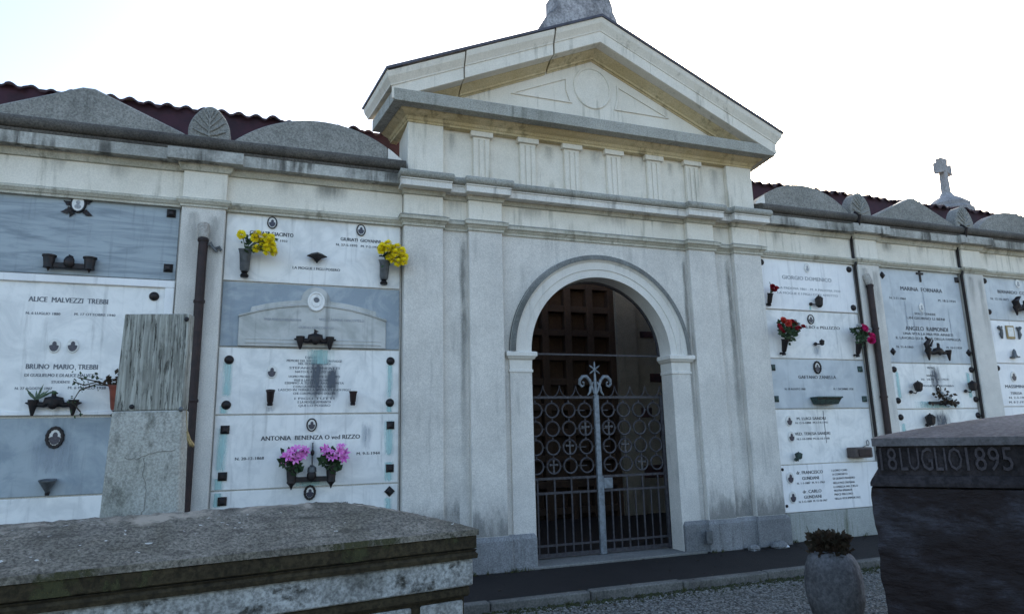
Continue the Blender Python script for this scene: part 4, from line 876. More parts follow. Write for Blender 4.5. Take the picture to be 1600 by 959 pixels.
# ------------------------------------------------------------------ flowers
def flower_mesh(kind, r, seed):
    random.seed(seed); m = MB()
    if kind == 'mum':                                   # round many-petalled head
        for i in range(90):
            u = 1 - 1.75*i/89; t = i*2.39996; s_ = math.sqrt(max(0, 1 - u*u))
            d = Vector((s_*math.cos(t), s_*math.sin(t), u)); d = (d + Vector((random.gauss(0, .09), random.gauss(0, .09), random.gauss(0, .09)))).normalized()
            a = d.cross(Vector((0.2, 0.3, 1))).normalized(); w = r*0.19; c = d*r*0.35; tip = d*r*random.uniform(0.88, 1.12); b = d.cross(a)
            m.add([c - a*w*0.5, c + a*w*0.5, tip*0.82 + a*w + b*w*0.3, tip, tip*0.82 - a*w + b*w*0.3], [(0, 1, 2, 3, 4)])
    elif kind == 'lily':                                # six long recurved petals
        for i in range(7):
            t = i*2*math.pi/7 + random.uniform(-.15, .15); d = Vector((math.cos(t), math.sin(t), 0)); n = Vector((-d.y, d.x, 0)); up = Vector((0, 0, 1))
            q = [d*0.05*r, d*0.45*r + up*0.42*r, d*0.85*r + up*0.55*r, d*1.25*r + up*random.uniform(0.2, 0.45)*r]; w = [0.06, 0.24, 0.24, 0.02]
            rows = [[p - n*ww*r, p + up*0.04*r, p + n*ww*r] for p, ww in zip(q, w)]
            m.grid(rows)
        for i in range(4):
            t = i*1.6; m.tube([(0, 0, 0.1*r), (0.15*r*math.cos(t), 0.15*r*math.sin(t), 0.7*r)], [0.02*r, 0.03*r], 4)
    else:                                               # rose-like cupped petals
        for ring, (cnt, rr, h) in enumerate(((5, 1.0, 0.25), (5, 0.78, 0.5), (4, 0.5, 0.7), (3, 0.25, 0.8))):
            for i in range(cnt):
                t = i*2*math.pi/cnt + ring*0.6 + random.uniform(-.1, .1); d = Vector((math.cos(t), math.sin(t), 0)); n = Vector((-d.y, d.x, 0)); up = Vector((0, 0, 1))
                q = [d*0.1*r - up*0.2*r, d*rr*0.75*r + up*h*0.3*r, d*rr*r + up*h*r]; w = [0.1, 0.55*rr + 0.12, 0.45*rr + 0.1]
                m.grid([[p - n*ww*r - d*ww*0.35*r, p, p + n*ww*r - d*ww*0.35*r] for p, ww in zip(q, w)])
    return m
PROTO = {}
def put_flower(root, kind, mat, c, r, seed, tilt=None):
    key = (kind, mat)
    rnd = random.Random(seed)
    if key not in PROTO:
        OFF['_zero'] = Vector((0, 0, 0))
        o = flower_mesh(kind, 1.0, 5).build('flower', M[mat], None, smooth=50 if kind != 'mum' else None)
        PROTO[key] = o
    else:
        o = PROTO[key].copy(); COL.objects.link(o)
    o.parent = root; o.location = Vector(c) - OFF[root.name]; o.scale = (r, r, r)
    t = tilt or (rnd.uniform(0.5, 1.3), rnd.uniform(-0.5, 0.5))
    o.rotation_euler = (t[0], t[1], rnd.uniform(-0.8, 0.8))
    return o
def leaves(root, pts, n, size, mat, seed, spread=0.05, name='leaves', up=0.3):
    random.seed(seed); m = MB()
    for i in range(n):
        c = Vector(random.choice(pts)) + Vector((random.gauss(0, spread), random.gauss(0, spread*0.6), random.gauss(0, spread)))
        d = Vector((random.gauss(0, 1), random.gauss(-0.4, 0.6), random.gauss(up, 0.8))).normalized(); a = d.cross(Vector((random.random(), 1, random.random()))).normalized()
        L = size*random.uniform(0.7, 1.4); w = L*0.3; k = d.cross(a)
        m.add([c, c + d*L*0.5 + a*w + k*w*0.2, c + d*L, c + d*L*0.5 - a*w + k*w*0.2], [(0, 1, 2), (0, 2, 3)])
    return m.build(name, M[mat], root)
def stems(root, a, tips, mat='leaf', r=0.005):
    m = MB()
    for t in tips:
        a_, t_ = Vector(a), Vector(t); mid = (a_ + t_)/2 + Vector((0, -0.02, 0.02)); m.tube([a_, mid, t_], r, 5)
    m.build('stems', M[mat], root)
# cone vases held off the wall by a small foot
def cone_vase(x, z0, z1, r0, r1, mat, label, y0=-0.045, y1=-0.11, knob=True, group=None, n=14):
    V = thing('flower_vase', label, 'flower vase', (x, y0, z0), group)
    m = MB(); a = Vector((x, y0 - 0.02, z0 + (z1 - z0)*0.22)); b = Vector((x, y1, z1)); ax = (b - a); L = ax.length
    m.lathe([(r0, 0), (r0*1.15, L*0.1), (r1*0.86, L*0.75), (r1, L*0.93), (r1*1.06, L*0.94), (r1*1.06, L), (r1*0.9, L), (r1*0.8, L*0.9)], a, n, ax)
    m.build('cup', M[mat], V, smooth=40)
    m = MB(); m.lathe([(r0*0.9, 0), (r0*1.1, 0.02), (r0*0.6, 0.05), (r0*0.95, (z1-z0)*0.2)], (x, y0 - 0.012, z0), 10); m.box(x - 0.014, x + 0.014, y0 - 0.01, -0.001, z0 + 0.02, z0 + 0.05)
    m.build('foot', M['bronze'], V)
    return V
cone_vase(-4.567, 3.445, 3.765, 0.045, 0.072, 'zinc', 'grey cone vase under the yellow bouquet beside the downpipe')
cone_vase(-2.978, 3.448, 3.745, 0.045, 0.070, 'zinc', 'grey cone vase under the yellow bouquet beside the gateway')
BQ = 'bouquets on the grave slabs'
B = thing('bouquet', 'yellow bouquet spread sideways, nearer the downpipe', 'bouquet', (-4.56, -0.13, 3.78), BQ)
pl = [(-4.617, 3.905), (-4.445, 3.90), (-4.47, 3.86), (-4.40, 3.835), (-4.36, 3.895), (-4.33, 3.84), (-4.30, 3.875), (-4.45, 3.745), (-4.39, 3.77), (-4.34, 3.75), (-4.28, 3.79), (-4.265, 3.74), (-4.30, 3.81), (-4.335, 3.70), (-4.26, 3.70)]
tp = []
for i, (x, z) in enumerate(pl):
    c = (x, -0.16 - 0.03*((i*7) % 4), z + 0.01); tp.append(c); put_flower(B, 'mum', 'yellow', c, 0.052 if i else 0.056, i)
stems(B, (-4.565, -0.12, 3.75), tp); leaves(B, [(-4.53, -0.13, 3.83), (-4.43, -0.13, 3.82), (-4.36, -0.14, 3.82)], 45, 0.06, 'leaf', 3)
B = thing('bouquet', 'round yellow bouquet nearer the gateway', 'bouquet', (-2.97, -0.13, 3.75), BQ)
pl = [(-3.01, 3.90), (-2.95, 3.925), (-3.04, 3.83), (-2.97, 3.85), (-2.90, 3.88), (-2.84, 3.89), (-2.79, 3.84), (-2.88, 3.80), (-2.80, 3.765), (-2.90, 3.73), (-2.84, 3.69), (-2.77, 3.70), (-2.93, 3.77), (-2.75, 3.77), (-3.03, 3.87)]
tp = []
for i, (x, z) in enumerate(pl):
    c = (x, -0.17 - 0.03*((i*5) % 4), z); tp.append(c); put_flower(B, 'mum', 'yellow', c, 0.055, i + 40)
stems(B, (-2.97, -0.12, 3.72), tp); leaves(B, [(-2.95, -0.13, 3.80), (-2.88, -0.13, 3.80)], 30, 0.06, 'leaf', 8)

def bracket(x0, x1, z, label, style='cups', y=-0.06, cat='flower holder', mat='bronze', h=0.1):
    "cast bar with a cup at each end and an ornament in the middle"
    xc = (x0 + x1)/2; Bk = thing('flower_holder', label, cat, (xc, -0.01, z - h))
    m = MB()
    if style == 'cups':
        m.box(x0, x1, y - 0.02, y + 0.015, z - 0.055, z + 0.0)
    elif style == 'leaf':
        m.tube([(x0 - 0.07, y, z + 0.01), (x0, y, z), ((x0+xc)/2, y, z - 0.01), (xc - 0.06, y, z + 0.02), (xc, y - 0.01, z + 0.025), (xc + 0.06, y, z + 0.02), ((x1+xc)/2, y, z - 0.01), (x1, y, z), (x1 + 0.07, y, z + 0.01)], [0.006, 0.03, 0.028, 0.05, 0.06, 0.05, 0.028, 0.03, 0.006], 8)
    else:
        m.tube([(x0, y, z), (x1, y, z)], 0.024, 8)
    m.box(xc - 0.03, xc + 0.03, y, -0.001, z - 0.03, z + 0.01)
    m.build('bar', M[mat], Bk, smooth=40, bevel=0.004 if style == 'cups' else 0)
    for x in (x0, x1):
        m = MB()
        if style == 'leaf': m.lathe([(0.012, -h), (0.03, -0.05), (0.045, 0.0), (0.05, 0.04)], (x, y - 0.01, z), 10)
        elif style == 'cups': m.lathe([(0.004, -h - 0.02), (0.02, -h + 0.02), (0.05, -0.06), (0.046, -0.04), (0.058, h*0.75), (0.068, h*0.78), (0.068, h), (0.05, h)], (x, y - 0.01, z), 12)
        else: m.ball((x, y, z), 0.028)
        m.build('cup', M[mat], Bk, smooth=40)
    m = MB(); m.ball((xc, y - 0.03, z + 0.01), 0.052, sz=1.3, sy=0.6); m.tube([(xc, y - 0.02, z + 0.04), (xc, y - 0.02, z + h*1.05), (xc + 0.03, y - 0.02, z + h*0.85)], [0.03, 0.022, 0.01], 6)
    m.build('ornament', M[mat], Bk, smooth=50)
    return Bk
# bay beside the left edge
O = thing('portrait_medallion', 'small white oval portrait with dark oak leaves on the banded slab', 'portrait', (-6.28, -0.01, 4.1))
portrait(O, -6.275, 4.165, 0.062, 0.083, 'white', -0.012)
m = MB(); m.oval_ring(-6.275, 4.165, 0.064, 0.086, 0.014, -0.014, 24); m.build('medallion_rim', M['bronze'], O, smooth=50)
m = MB()
for dx, dz, a in ((-0.07, -0.06, 220), (-0.05, -0.10, 250), (0.07, -0.08, 320), (0.09, -0.10, 340), (0.08, 0.03, 20), (0.10, 0.06, 45), (-0.09, 0.0, 150), (-0.10, -0.09, 190)):
    t = RAD(a); d = Vector((math.cos(t), 0, math.sin(t))); n = Vector((-d.z, 0, d.x)); c = Vector((-6.275 + dx, -0.008, 4.165 + dz))
    m.add([c - d*0.03, c + n*0.03 + Vector((0, -0.012, 0)), c + d*0.035 + n*0.012, c + d*0.06 + Vector((0, -0.01, 0)), c + d*0.035 - n*0.012, c - n*0.03 + Vector((0, -0.012, 0))], [(0, 1, 2, 3, 4, 5)])
m.build('oak_leaves', M['bronze'], O)
bracket(-6.47, -6.10, 3.49, 'dark bronze two cup holder on the banded blue grey slab', 'cups', h=0.075)
bracket(-6.47, -6.12, 2.02, 'dark bronze leaf holder with a small sprig on the tall white slab', 'leaf', h=0.12)
P_ = thing('potted_sprig', 'small grey green sprig standing in the leaf holder', 'plant', (-6.45, -0.07, 2.06))
random.seed(4); m = MB()
for i in range(14):
    a = random.uniform(-1.2, 1.2); L = random.uniform(0.09, 0.2); d = Vector((math.sin(a), random.uniform(-0.4, 0.1), math.cos(a))); c = Vector((-6.445, -0.08, 2.06)); n = Vector((d.z, 0, -d.x))*0.008
    m.add([c - n, c + n, c + d*L*0.6 + n*1.2, c + d*L, c + d*L*0.6 - n*1.2], [(0, 1, 2, 3, 4)])
m.build('blades', M['paleleaf'], P_)
m = MB(); m.ball((-6.29, -0.09, 2.13), 0.02); m.tube([(-6.43, -0.09, 2.06), (-6.34, -0.1, 2.12), (-6.29, -0.09, 2.13)], 0.004, 5); m.build('bud', M['leaf'], P_)
VP = cone_vase(-5.725, 1.88, 2.21, 0.05, 0.085, 'terra', 'brown red hanging pot behind the tall headstone', y0=-0.08, y1=-0.13)
Bq = thing('trailing_plant', 'thin trailing plant hanging from the brown red pot', 'plant', (-5.8, -0.12, 2.2))
m = MB(); tw = [[(-5.80, -0.13, 2.20), (-5.90, -0.16, 2.24), (-6.02, -0.17, 2.20), (-6.12, -0.17, 2.24)], [(-5.80, -0.13, 2.2), (-5.92, -0.16, 2.21), (-6.05, -0.18, 2.15), (-6.11, -0.17, 2.03), (-6.03, -0.16, 1.93)], [(-5.80, -0.13, 2.2), (-5.95, -0.14, 2.25), (-6.08, -0.15, 2.28)]]
for t in tw: m.tube(t, 0.007, 5)
m.build('twigs', M['dry'], Bq); leaves(Bq, [p for t in tw for p in t[1:]], 46, 0.035, 'leaf', 9, 0.03); leaves(Bq, [(-5.79, -0.13, 2.24)], 30, 0.06, 'dry', 10, 0.04)
cone_vase(-6.275, 1.12, 1.27, 0.02, 0.075, 'zinc', 'small empty grey cone cup low on the blue grey slab', y0=-0.03, y1=-0.07)
# bay left of the gateway
H = thing('flower_holder', 'small dark leaf shaped holder between the two yellow bouquets', 'flower holder', (-3.773, -0.01, 3.66))
m = MB(); m.lathe([(0.006, -0.075), (0.02, -0.05), (0.05, -0.02), (0.115, 0.005), (0.118, 0.012), (0.06, 0.045), (0.02, 0.05)], (-3.775, -0.07, 3.735), 4, sx=1.0); m.build('dish', M['bronze'], H)
m = MB(); m.box(-3.80, -3.75, -0.06, -0.001, 3.70, 3.74); m.build('mount', M['bronze'], H)
bracket(-3.93, -3.60, 2.735, 'dark bronze three branch holder under the relief panel', 'leaf', y=-0.085, h=0.11)
cone_vase(-4.228, 1.985, 2.155, 0.03, 0.048, 'rust', 'small red brown cup on the slab with many lines of text, left of the streak', y0=-0.06, y1=-0.12)
cone_vase(-3.32, 1.985, 2.145, 0.028, 0.046, 'rust', 'small red brown cup on the slab with many lines of text, right of the streak', y0=-0.06, y1=-0.10)
bracket(-3.97, -3.545, 1.20, 'dark bronze bar with two cups holding the pink lilies', 'cups', y=-0.09, h=0.115)
for nm, xs, cx, lab in (('a', [(-4.06, 1.41), (-3.99, 1.47), (-3.93, 1.51), (-3.88, 1.43), (-3.82, 1.48), (-4.02, 1.44), (-3.95, 1.40), (-3.86, 1.50), (-3.90, 1.45)], -3.965, 'pink lilies in the cup nearer the downpipe'),
                        ('b', [(-3.63, 1.50), (-3.57, 1.46), (-3.50, 1.41), (-3.45, 1.52), (-3.40, 1.45), (-3.55, 1.39), (-3.48, 1.48), (-3.42, 1.40), (-3.60, 1.43)], -3.545, 'pink lilies in the cup nearer the gateway')):
    B = thing('bouquet', lab, 'bouquet', (cx, -0.1, 1.31), BQ); tp = []
    for i, (x, z) in enumerate(xs):
        c = (x, -0.15 - 0.035*((i*3) % 4), z - 0.01); tp.append(c); put_flower(B, 'lily', 'pink', c, 0.056, i + (9 if nm == 'b' else 0), tilt=(random.uniform(0.3, 1.4), random.uniform(-0.9, 0.9)))
    stems(B, (cx, -0.1, 1.30), tp); leaves(B, [(cx - 0.02, -0.12, 1.36), (cx + 0.03, -0.12, 1.35), (cx, -0.12, 1.39)], 60, 0.085, 'leaf', 12, 0.06)
T = thing('candle_holder', 'thin grey candle stem at the middle of the pink lily bracket', 'candle holder', (-3.755, -0.1, 1.25))
m = MB(); m.lathe([(0.05, 0.0), (0.045, 0.05), (0.02, 0.07), (0.008, 0.08), (0.008, 0.30), (0.012, 0.32)], (-3.755, -0.10, 1.25), 10); m.build('stem', M['zinc'], T, smooth=40)
m = MB(); m.ball((-3.755, -0.10, 1.46), 0.022, sz=1.6); m.build('flame_bulb', M['bronze'], T, smooth=60)
# first bay right of the gateway
V = cone_vase(2.86, 3.44, 3.63, 0.03, 0.045, 'bronze', 'small dark vase hugging the gateway edge, holding red blooms', y0=-0.05, y1=-0.11)
B = thing('bouquet', 'small bunch of red blooms against the gateway edge', 'bouquet', (2.87, -0.12, 3.63), BQ)
tp = []
for i, (x, z) in enumerate([(2.88, 3.68), (2.93, 3.70), (2.86, 3.72), (2.97, 3.71), (2.91, 3.66)]):
    c = (x, -0.13 - 0.02*(i % 3), z); tp.append(c); put_flower(B, 'rose', 'red', c, 0.042, i)
stems(B, (2.86, -0.11, 3.62), tp + [(2.86, -0.12, 3.80), (3.03, -0.13, 3.72)])
def votive(x, z, label, h=0.17, r=0.045, mat='bronze', foot=(-0.11, -0.04)):
    L = thing('votive_lamp', label, 'votive lamp', (x, -0.08, z - h/2))
    m = MB(); m.lathe([(r*0.5, -h*0.5), (r, -h*0.36), (r*1.25, h*0.15), (r*1.3, h*0.2), (r*0.7, h*0.36), (r*0.25, h*0.42), (r*0.1, h*0.5)], (x, -0.09, z), 6); m.build('lantern', M[mat], L)
    m = MB(); m.ball((x + foot[0], -0.03, z + foot[1]), 0.028); m.tube([(x + foot[0], -0.03, z + foot[1]), (x + foot[0]*0.5, -0.07, z + foot[1]*1.3), (x, -0.08, z - h*0.35)], 0.009, 6); m.build('arm', M[mat], L, smooth=50)
    return L
votive(3.815, 3.555, 'dark lantern on the slab with pale raised lettering', 0.2, 0.05)
cone_vase(3.035, 2.69, 2.925, 0.03, 0.055, 'bronze', 'dark cone vase under the red and coral bouquet', y0=-0.06, y1=-0.13)
cone_vase(4.495, 2.69, 2.90, 0.03, 0.055, 'bronze', 'dark cone vase under the crimson pink bouquet', y0=-0.06, y1=-0.13)
B = thing('bouquet', 'red, coral and white bouquet with full green leaves', 'bouquet', (3.04, -0.14, 2.92), BQ); tp = []
for i, (x, z, k, r) in enumerate([(2.99, 3.20, 'coral', .06), (3.06, 3.17, 'coral', .06), (3.02, 3.14, 'coral', .05), (3.20, 3.16, 'red', .045), (3.12, 3.19, 'red', .04), (2.86, 3.06, 'red', .05), (2.90, 3.11, 'red', .045), (3.24, 3.09, 'red', .045), (3.30, 3.11, 'red', .04), (3.26, 3.15, 'whitepet', .04), (2.93, 3.03, 'red', .04), (3.16, 3.07, 'red', .045), (3.21, 3.20, 'whitepet', .035), (3.08, 3.10, 'red', .04)]):
    c = (x, -0.18 - 0.03*(i % 3), z); tp.append(c); put_flower(B, 'rose', k, c, r, i)
stems(B, (3.04, -0.13, 2.90), tp); leaves(B, [(2.97, -0.16, 3.05), (3.06, -0.18, 3.02), (3.16, -0.16, 3.00), (3.10, -0.16, 2.95), (3.0, -0.16, 3.12), (3.18, -0.15, 3.08)], 160, 0.07, 'leaf', 2, 0.045)
B = thing('bouquet', 'crimson pink and white bouquet beside the pilaster shadow gap', 'bouquet', (4.5, -0.14, 2.90), BQ); tp = []
for i, (x, z, k, r) in enumerate([(4.56, 3.13, 'hotpink', .075), (4.66, 3.0, 'hotpink', .075), (4.62, 2.93, 'hotpink', .065), (4.66, 3.12, 'whitepet', .05), (4.43, 3.16, 'whitepet', .045), (4.49, 3.10, 'hotpink', .05), (4.42, 3.08, 'whitepet', .035)]):
    c = (x, -0.19 - 0.03*(i % 3), z); tp.append(c); put_flower(B, 'rose', k, c, r, i)
stems(B, (4.5, -0.13, 2.88), tp); leaves(B, [(4.47, -0.15, 3.03), (4.55, -0.17, 2.98), (4.48, -0.15, 2.94), (4.43, -0.15, 3.1), (4.60, -0.15, 3.05)], 130, 0.065, 'leaf', 6, 0.04)
votive(3.78, 2.905, 'tiny dark lamp between the red and the crimson bouquets', 0.10, 0.032, foot=(-0.07, -0.02))
TR = thing('flower_trough', 'small green bronze trough on the slab with square studs', 'flower trough', (3.75, -0.08, 1.95))
m = MB(); vs = []
for z, hx, y0 in ((1.955, 0.20, -0.115), (2.065, 0.25, -0.16)):
    vs += [(3.75 - hx, -0.012, z), (3.75 - hx, y0, z), (3.75 + hx, y0, z), (3.75 + hx, -0.012, z)]
m.add(vs, [(0,1,2,3),(0,4,5,1),(1,5,6,2),(2,6,7,3),(3,7,4,0)]); m.box(3.5, 4.0, -0.172, -0.1605, 2.045, 2.07)
m.build('trough_body', M['verdi'], TR, bevel=0.005)
m = MB(); m.box(3.52, 3.98, -0.155, -0.015, 2.03, 2.05); m.build('soil', M['dry'], TR)
votive(3.105, 1.215, 'small dark pot lamp below the two oval portraits', 0.11, 0.045, 'verdi', (0.0, -0.06))
LP = thing('lamp_box', 'brown box shaped grave lamp on the plain half of the slab', 'grave lamp', (4.28, -0.1, 1.15))
m = MB(); m.box(4.10, 4.46, -0.17, -0.012, 1.145, 1.30); m.build('lamp_housing', M['wood'], LP, bevel=0.018, seg=2)
m = MB(); m.box(4.17, 4.41, -0.185, -0.171, 1.17, 1.275); m.build('lamp_glass', M['rust'], LP, bevel=0.006)
m = MB(); m.oval_ring(4.53, 1.36, 0.025, 0.04, 0.006, -0.03, 14); m.tube([(4.40, -0.05, 1.30), (4.52, -0.03, 1.33)], 0.005, 5); m.build('wire_loop', M['zinc'], LP)
# second and third bays
Bk = bracket(6.02, 6.49, 2.80, 'dark bronze holder at the foot of the slab with diamond studs', 'leaf', y=-0.085, h=0.14)
m = MB(); m.tube([(6.03, -0.1, 2.83), (5.98, -0.11, 2.93), (6.06, -0.11, 3.0), (6.0, -0.1, 3.05)], [0.05, 0.045, 0.035, 0.015], 8); m.tube([(6.08, -0.1, 2.9), (6.16, -0.1, 3.0)], [0.025, 0.01], 6); m.build('branch', M['bronze'], Bk, smooth=60)
votive(5.69, 2.235, 'dark lantern left of the black streak, second bay', 0.18, 0.055, foot=(-0.10, -0.09))
votive(6.95, 2.25, 'dark lantern right of the black streak, second bay', 0.18, 0.055, foot=(-0.10, -0.09))
Bk = bracket(5.92, 6.56, 1.962, 'dark straight bar holder with withered flowers across the black streak', 'rod', y=-0.075, h=0.07)
W_ = thing('withered_bouquet', 'withered brown and white flowers on the straight bar holder', 'bouquet', (6.15, -0.12, 1.98), BQ)
leaves(W_, [(6.05, -0.12, 2.06), (6.15, -0.13, 2.03), (6.27, -0.13, 1.98), (6.35, -0.12, 2.0)], 90, 0.06, 'dry', 31, 0.05)
for i, (x, z) in enumerate([(6.07, 2.11), (6.14, 2.05), (6.22, 2.03), (6.18, 1.90)]): put_flower(W_, 'rose', 'whitepet', (x, -0.19, z), 0.035, i)
votive(5.86, 1.70, 'dark lamp just above the right tomb lid', 0.2, 0.06, foot=(-0.02, -0.09))
Bk = bracket(8.36, 8.80, 3.64, 'dark bronze holder at the right edge of the photo', 'leaf', y=-0.085, h=0.13)
m = MB(); m.tube([(8.40, -0.1, 3.66), (8.34, -0.11, 3.76), (8.42, -0.11, 3.82), (8.52, -0.1, 3.86)], [0.07, 0.06, 0.04, 0.012], 8); m.build('branch', M['bronze'], Bk, smooth=60)

# ------------------------------------------------------------------ low tomb in front, left
TL = thing('stone_tomb', 'low stone tomb with mossy hipped lid and pitted white band', 'tomb', (-2.963, -3.841, -0.07), rot=RAD(10.5), local=True)
def hip(m, x0, x1, y0, y1, z0, zr, hipx, uneven=0.0, nx=36, ny=16, seed=1):
    "hipped lid top as a fine sheet with slight waviness"
    random.seed(seed); rows = []
    for i in range(nx + 1):
        row = []
        x = x0 + (x1 - x0)*i/nx
        for j in range(ny + 1):
            y = y0 + (y1 - y0)*j/ny
            f = min((x - x0)/hipx if x0 > -50 else 1, (x1 - x)/hipx, (y - y0)/((y1 - y0)/2), (y1 - y)/((y1 - y0)/2), 1.0)
            f = 1 - (1 - f)**1.35
            row.append((x, y, z0 + (zr - z0)*f + (uneven*random.gauss(0, 1) if 0 < j < ny and 0 < i < nx else 0)))
        rows.append(row)
    m.grid(rows)
Z = 0.07
m = MB(); hip(m, -3.6, 0.0, 0.0, 1.06, 1.02 + Z, 1.205 + Z, 0.86, 0.0035, 110, 32, 3)
m.box(-3.6, 0.0, 0.0, 1.06, 0.985 + Z, 1.0199 + Z)
lid = m.build('lid', M['tombtop'], TL, smooth=20)
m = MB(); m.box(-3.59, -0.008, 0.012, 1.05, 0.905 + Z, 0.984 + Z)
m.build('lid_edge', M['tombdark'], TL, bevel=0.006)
m = MB(); m.add([(-3.58, 0.0105, 0.907 + Z), (-0.01, 0.0105, 0.907 + Z), (-0.01, 0.0105, 0.983 + Z), (-3.58, 0.0105, 0.983 + Z)], [(0, 1, 2, 3)]); m.add([(-3.6, -0.0015, 0.986 + Z), (0.0, -0.0015, 0.986 + Z), (0.0, -0.0015, 1.02 + Z), (-3.6, -0.0015, 1.02 + Z)], [(0, 1, 2, 3)])
m.build('edge_moss', M['pt_moss2'], lid)
m = MB(); m.sweep([(-3.6, 0.07), (-0.06, 0.07), (-0.06, 1.0)], [(0.0, 0.84 + Z), (0.055, 0.845 + Z), (0.06, 0.87 + Z), (0.045, 0.885 + Z), (0.055, 0.898 + Z), (0.0, 0.904 + Z)])
m.build('lid_moulding', M['tombdark'], TL)
m = MB(); m.box(-3.6, -0.02, 0.045, 1.0, 0.68 + Z, 0.839 + Z); wb = m.build('white_band', M['tombwhite'], TL, bevel=0.008)
m = MB(); m.add([(-3.6, 0.0435, 0.69 + Z), (-0.03, 0.0435, 0.69 + Z), (-0.03, 0.0435, 0.832 + Z), (-3.6, 0.0435, 0.832 + Z)], [(0, 1, 2, 3)]); m.build('black_moss', M['pt_moss'], wb)
m = MB(); m.box(-3.6, -0.03, 0.06, 1.0, 0.615 + Z, 0.679 + Z); m.build('lower_moulding', M['tombdark'], TL, bevel=0.015)
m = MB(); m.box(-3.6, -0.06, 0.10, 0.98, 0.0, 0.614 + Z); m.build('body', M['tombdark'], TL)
for a, b in ((-0.36, -0.075), (-1.5, -0.42), (-2.7, -1.56)):
    m = MB(); m.box(a, b, 0.078, 0.099, 0.12, 0.595 + Z); m.build('side_panel', M['tombwhite'], TL, bevel=0.008)
# ------------------------------------------------------------------ tall headstone seen from behind
HS = thing('headstone', 'tall headstone seen from behind, grooved travertine above cracked render', 'headstone', (-5.29, -2.60, -0.07), rot=RAD(-15), local=True)
m = MB(); vs = []
for z, a, b in ((0.0, -0.06, 0.525), (1.90, -0.005, 0.478)):
    vs += [(a, 0, z), (b, 0, z), (b, 0.13, z), (a, 0.13, z)]
m.add(vs, [(0,3,2,1),(4,5,6,7),(0,1,5,4),(1,2,6,5),(2,3,7,6),(3,0,4,7)]); body = m.build('rendered_base', M['stele'], HS, bevel=0.01)
m = MB(); vs = []
for z, a, b in ((1.903, 0.0, 0.475), (2.605, 0.02, 0.477)):
    vs += [(a, 0.015, z), (b, 0.015, z), (b, 0.115, z), (a, 0.115, z)]
m.add(vs, [(0,3,2,1),(4,5,6,7),(0,1,5,4),(1,2,6,5),(2,3,7,6),(3,0,4,7)]); m.build('travertine_slab', M['trav'], HS, bevel=0.006)
m = MB(); m.add([(-0.055, -0.0015, 0.02), (0.52, -0.0015, 0.02), (0.475, -0.0015, 1.895), (-0.003, -0.0015, 1.895)], [(0, 1, 2, 3)]); m.build('lichen', M['pt_stele'], body)
m = MB(); random.seed(2)
def crack(pts, r):
    q = []
    for a, b in zip(pts, pts[1:]):
        for k in range(5): t = k/5; q.append((a[0] + (b[0]-a[0])*t + random.gauss(0, 0.004), -0.0005, a[1] + (b[1]-a[1])*t + random.gauss(0, 0.004)))
    q.append((pts[-1][0], -0.0005, pts[-1][1]))
    for i in range(len(q) - 1):
        (x0, y, z0), (x1, _, z1) = q[i], q[i+1]; L = math.hypot(x1-x0, z1-z0) or 1; nx, nz = -(z1-z0)/L*r, (x1-x0)/L*r
        m.add([(x0+nx, -0.0025, z0+nz), (x0-nx, -0.0025, z0-nz), (x1-nx, -0.0025, z1-nz), (x1+nx, -0.0025, z1+nz)], [(0,1,2,3)])
crack([(0.10, 1.58), (0.16, 1.565), (0.25, 1.585), (0.33, 1.61), (0.45, 1.625)], 0.0022)
crack([(0.245, 1.58), (0.25, 1.46), (0.275, 1.36), (0.265, 1.22), (0.25, 1.15), (0.3, 1.06)], 0.0018)
crack([(-0.03, 1.02), (0.06, 1.10), (0.16, 1.155), (0.25, 1.175)], 0.0024)
m.build('crack', M['crackc'], body)
for x, z in ((0.47, 1.905), (0.465, 2.56), (0.13, 1.93)):
    m = MB(); m.ball((x, -0.002, z), 0.018, sz=1.0, sy=0.7); m.build('clip', M['zinc'] if z < 1.92 else M['bronze'], HS)
TW = thing('hanging_tassel', 'small dry tassel hanging beside the headstone edge', 'tassel', (-4.765, -2.69, 1.5))
m = MB(); m.tube([(-4.785, -2.735, 1.68), (-4.77, -2.745, 1.62), (-4.75, -2.74, 1.585), (-4.735, -2.74, 1.575)], [0.006, 0.014, 0.018, 0.010], 7); m.tube([(-4.80, -2.73, 1.83), (-4.785, -2.735, 1.68)], 0.003, 5); m.build('tassel', M['gilt'], TW)

# ------------------------------------------------------------------ dark tomb in front, right
TR = thing('stone_tomb', 'tall blackened tomb with raised date lettering under a grey lid', 'tomb', (-0.655, -4.80, -0.07), rot=RAD(-50), local=True)
m = MB(); hip(m, 0.0, 2.1, 0.0, 1.25, 1.525 + Z, 1.66 + Z, 0.92, 0.0012, 60, 30, 8); m.box(0.0, 2.1, 0.0, 1.25, 1.477 + Z, 1.5249 + Z)
m.build('lid', M['rtombtop'], TR, smooth=25)
from mathutils import noise as mn
m = MB(); rows = []
for j in range(13):
    z = 1.298 + Z + 0.178*j/12
    rows.append([((0.02 + 0.02*mn.noise(Vector((1.5, z*30, 4)))) if i == 0 else 0.02 + 2.03*i/140, 0.033 + 0.004*mn.noise(Vector((i*0.25, z*25, 1))), z) for i in range(141)])
m.grid(rows); m.grid([[r[0] for r in rows], [(r[0][0], 1.2, r[0][2]) for r in rows]]); m.box(0.06, 2.04, 0.06, 1.2, 1.299 + Z, 1.4755 + Z)
fz = m.build('letter_band', M['rtomb'], TR, smooth=40)
m = MB()
for s, a, b in (('18', 0.035, 0.127), ('LUGLIO', 0.145, 0.468), ('1895', 0.487, 0.714)):
    lettering(m, s, a, 1.330 + Z, b, 0.138, 0.018, 0.0, 0.02)
m.build('raised_date', M['rletter'], fz)
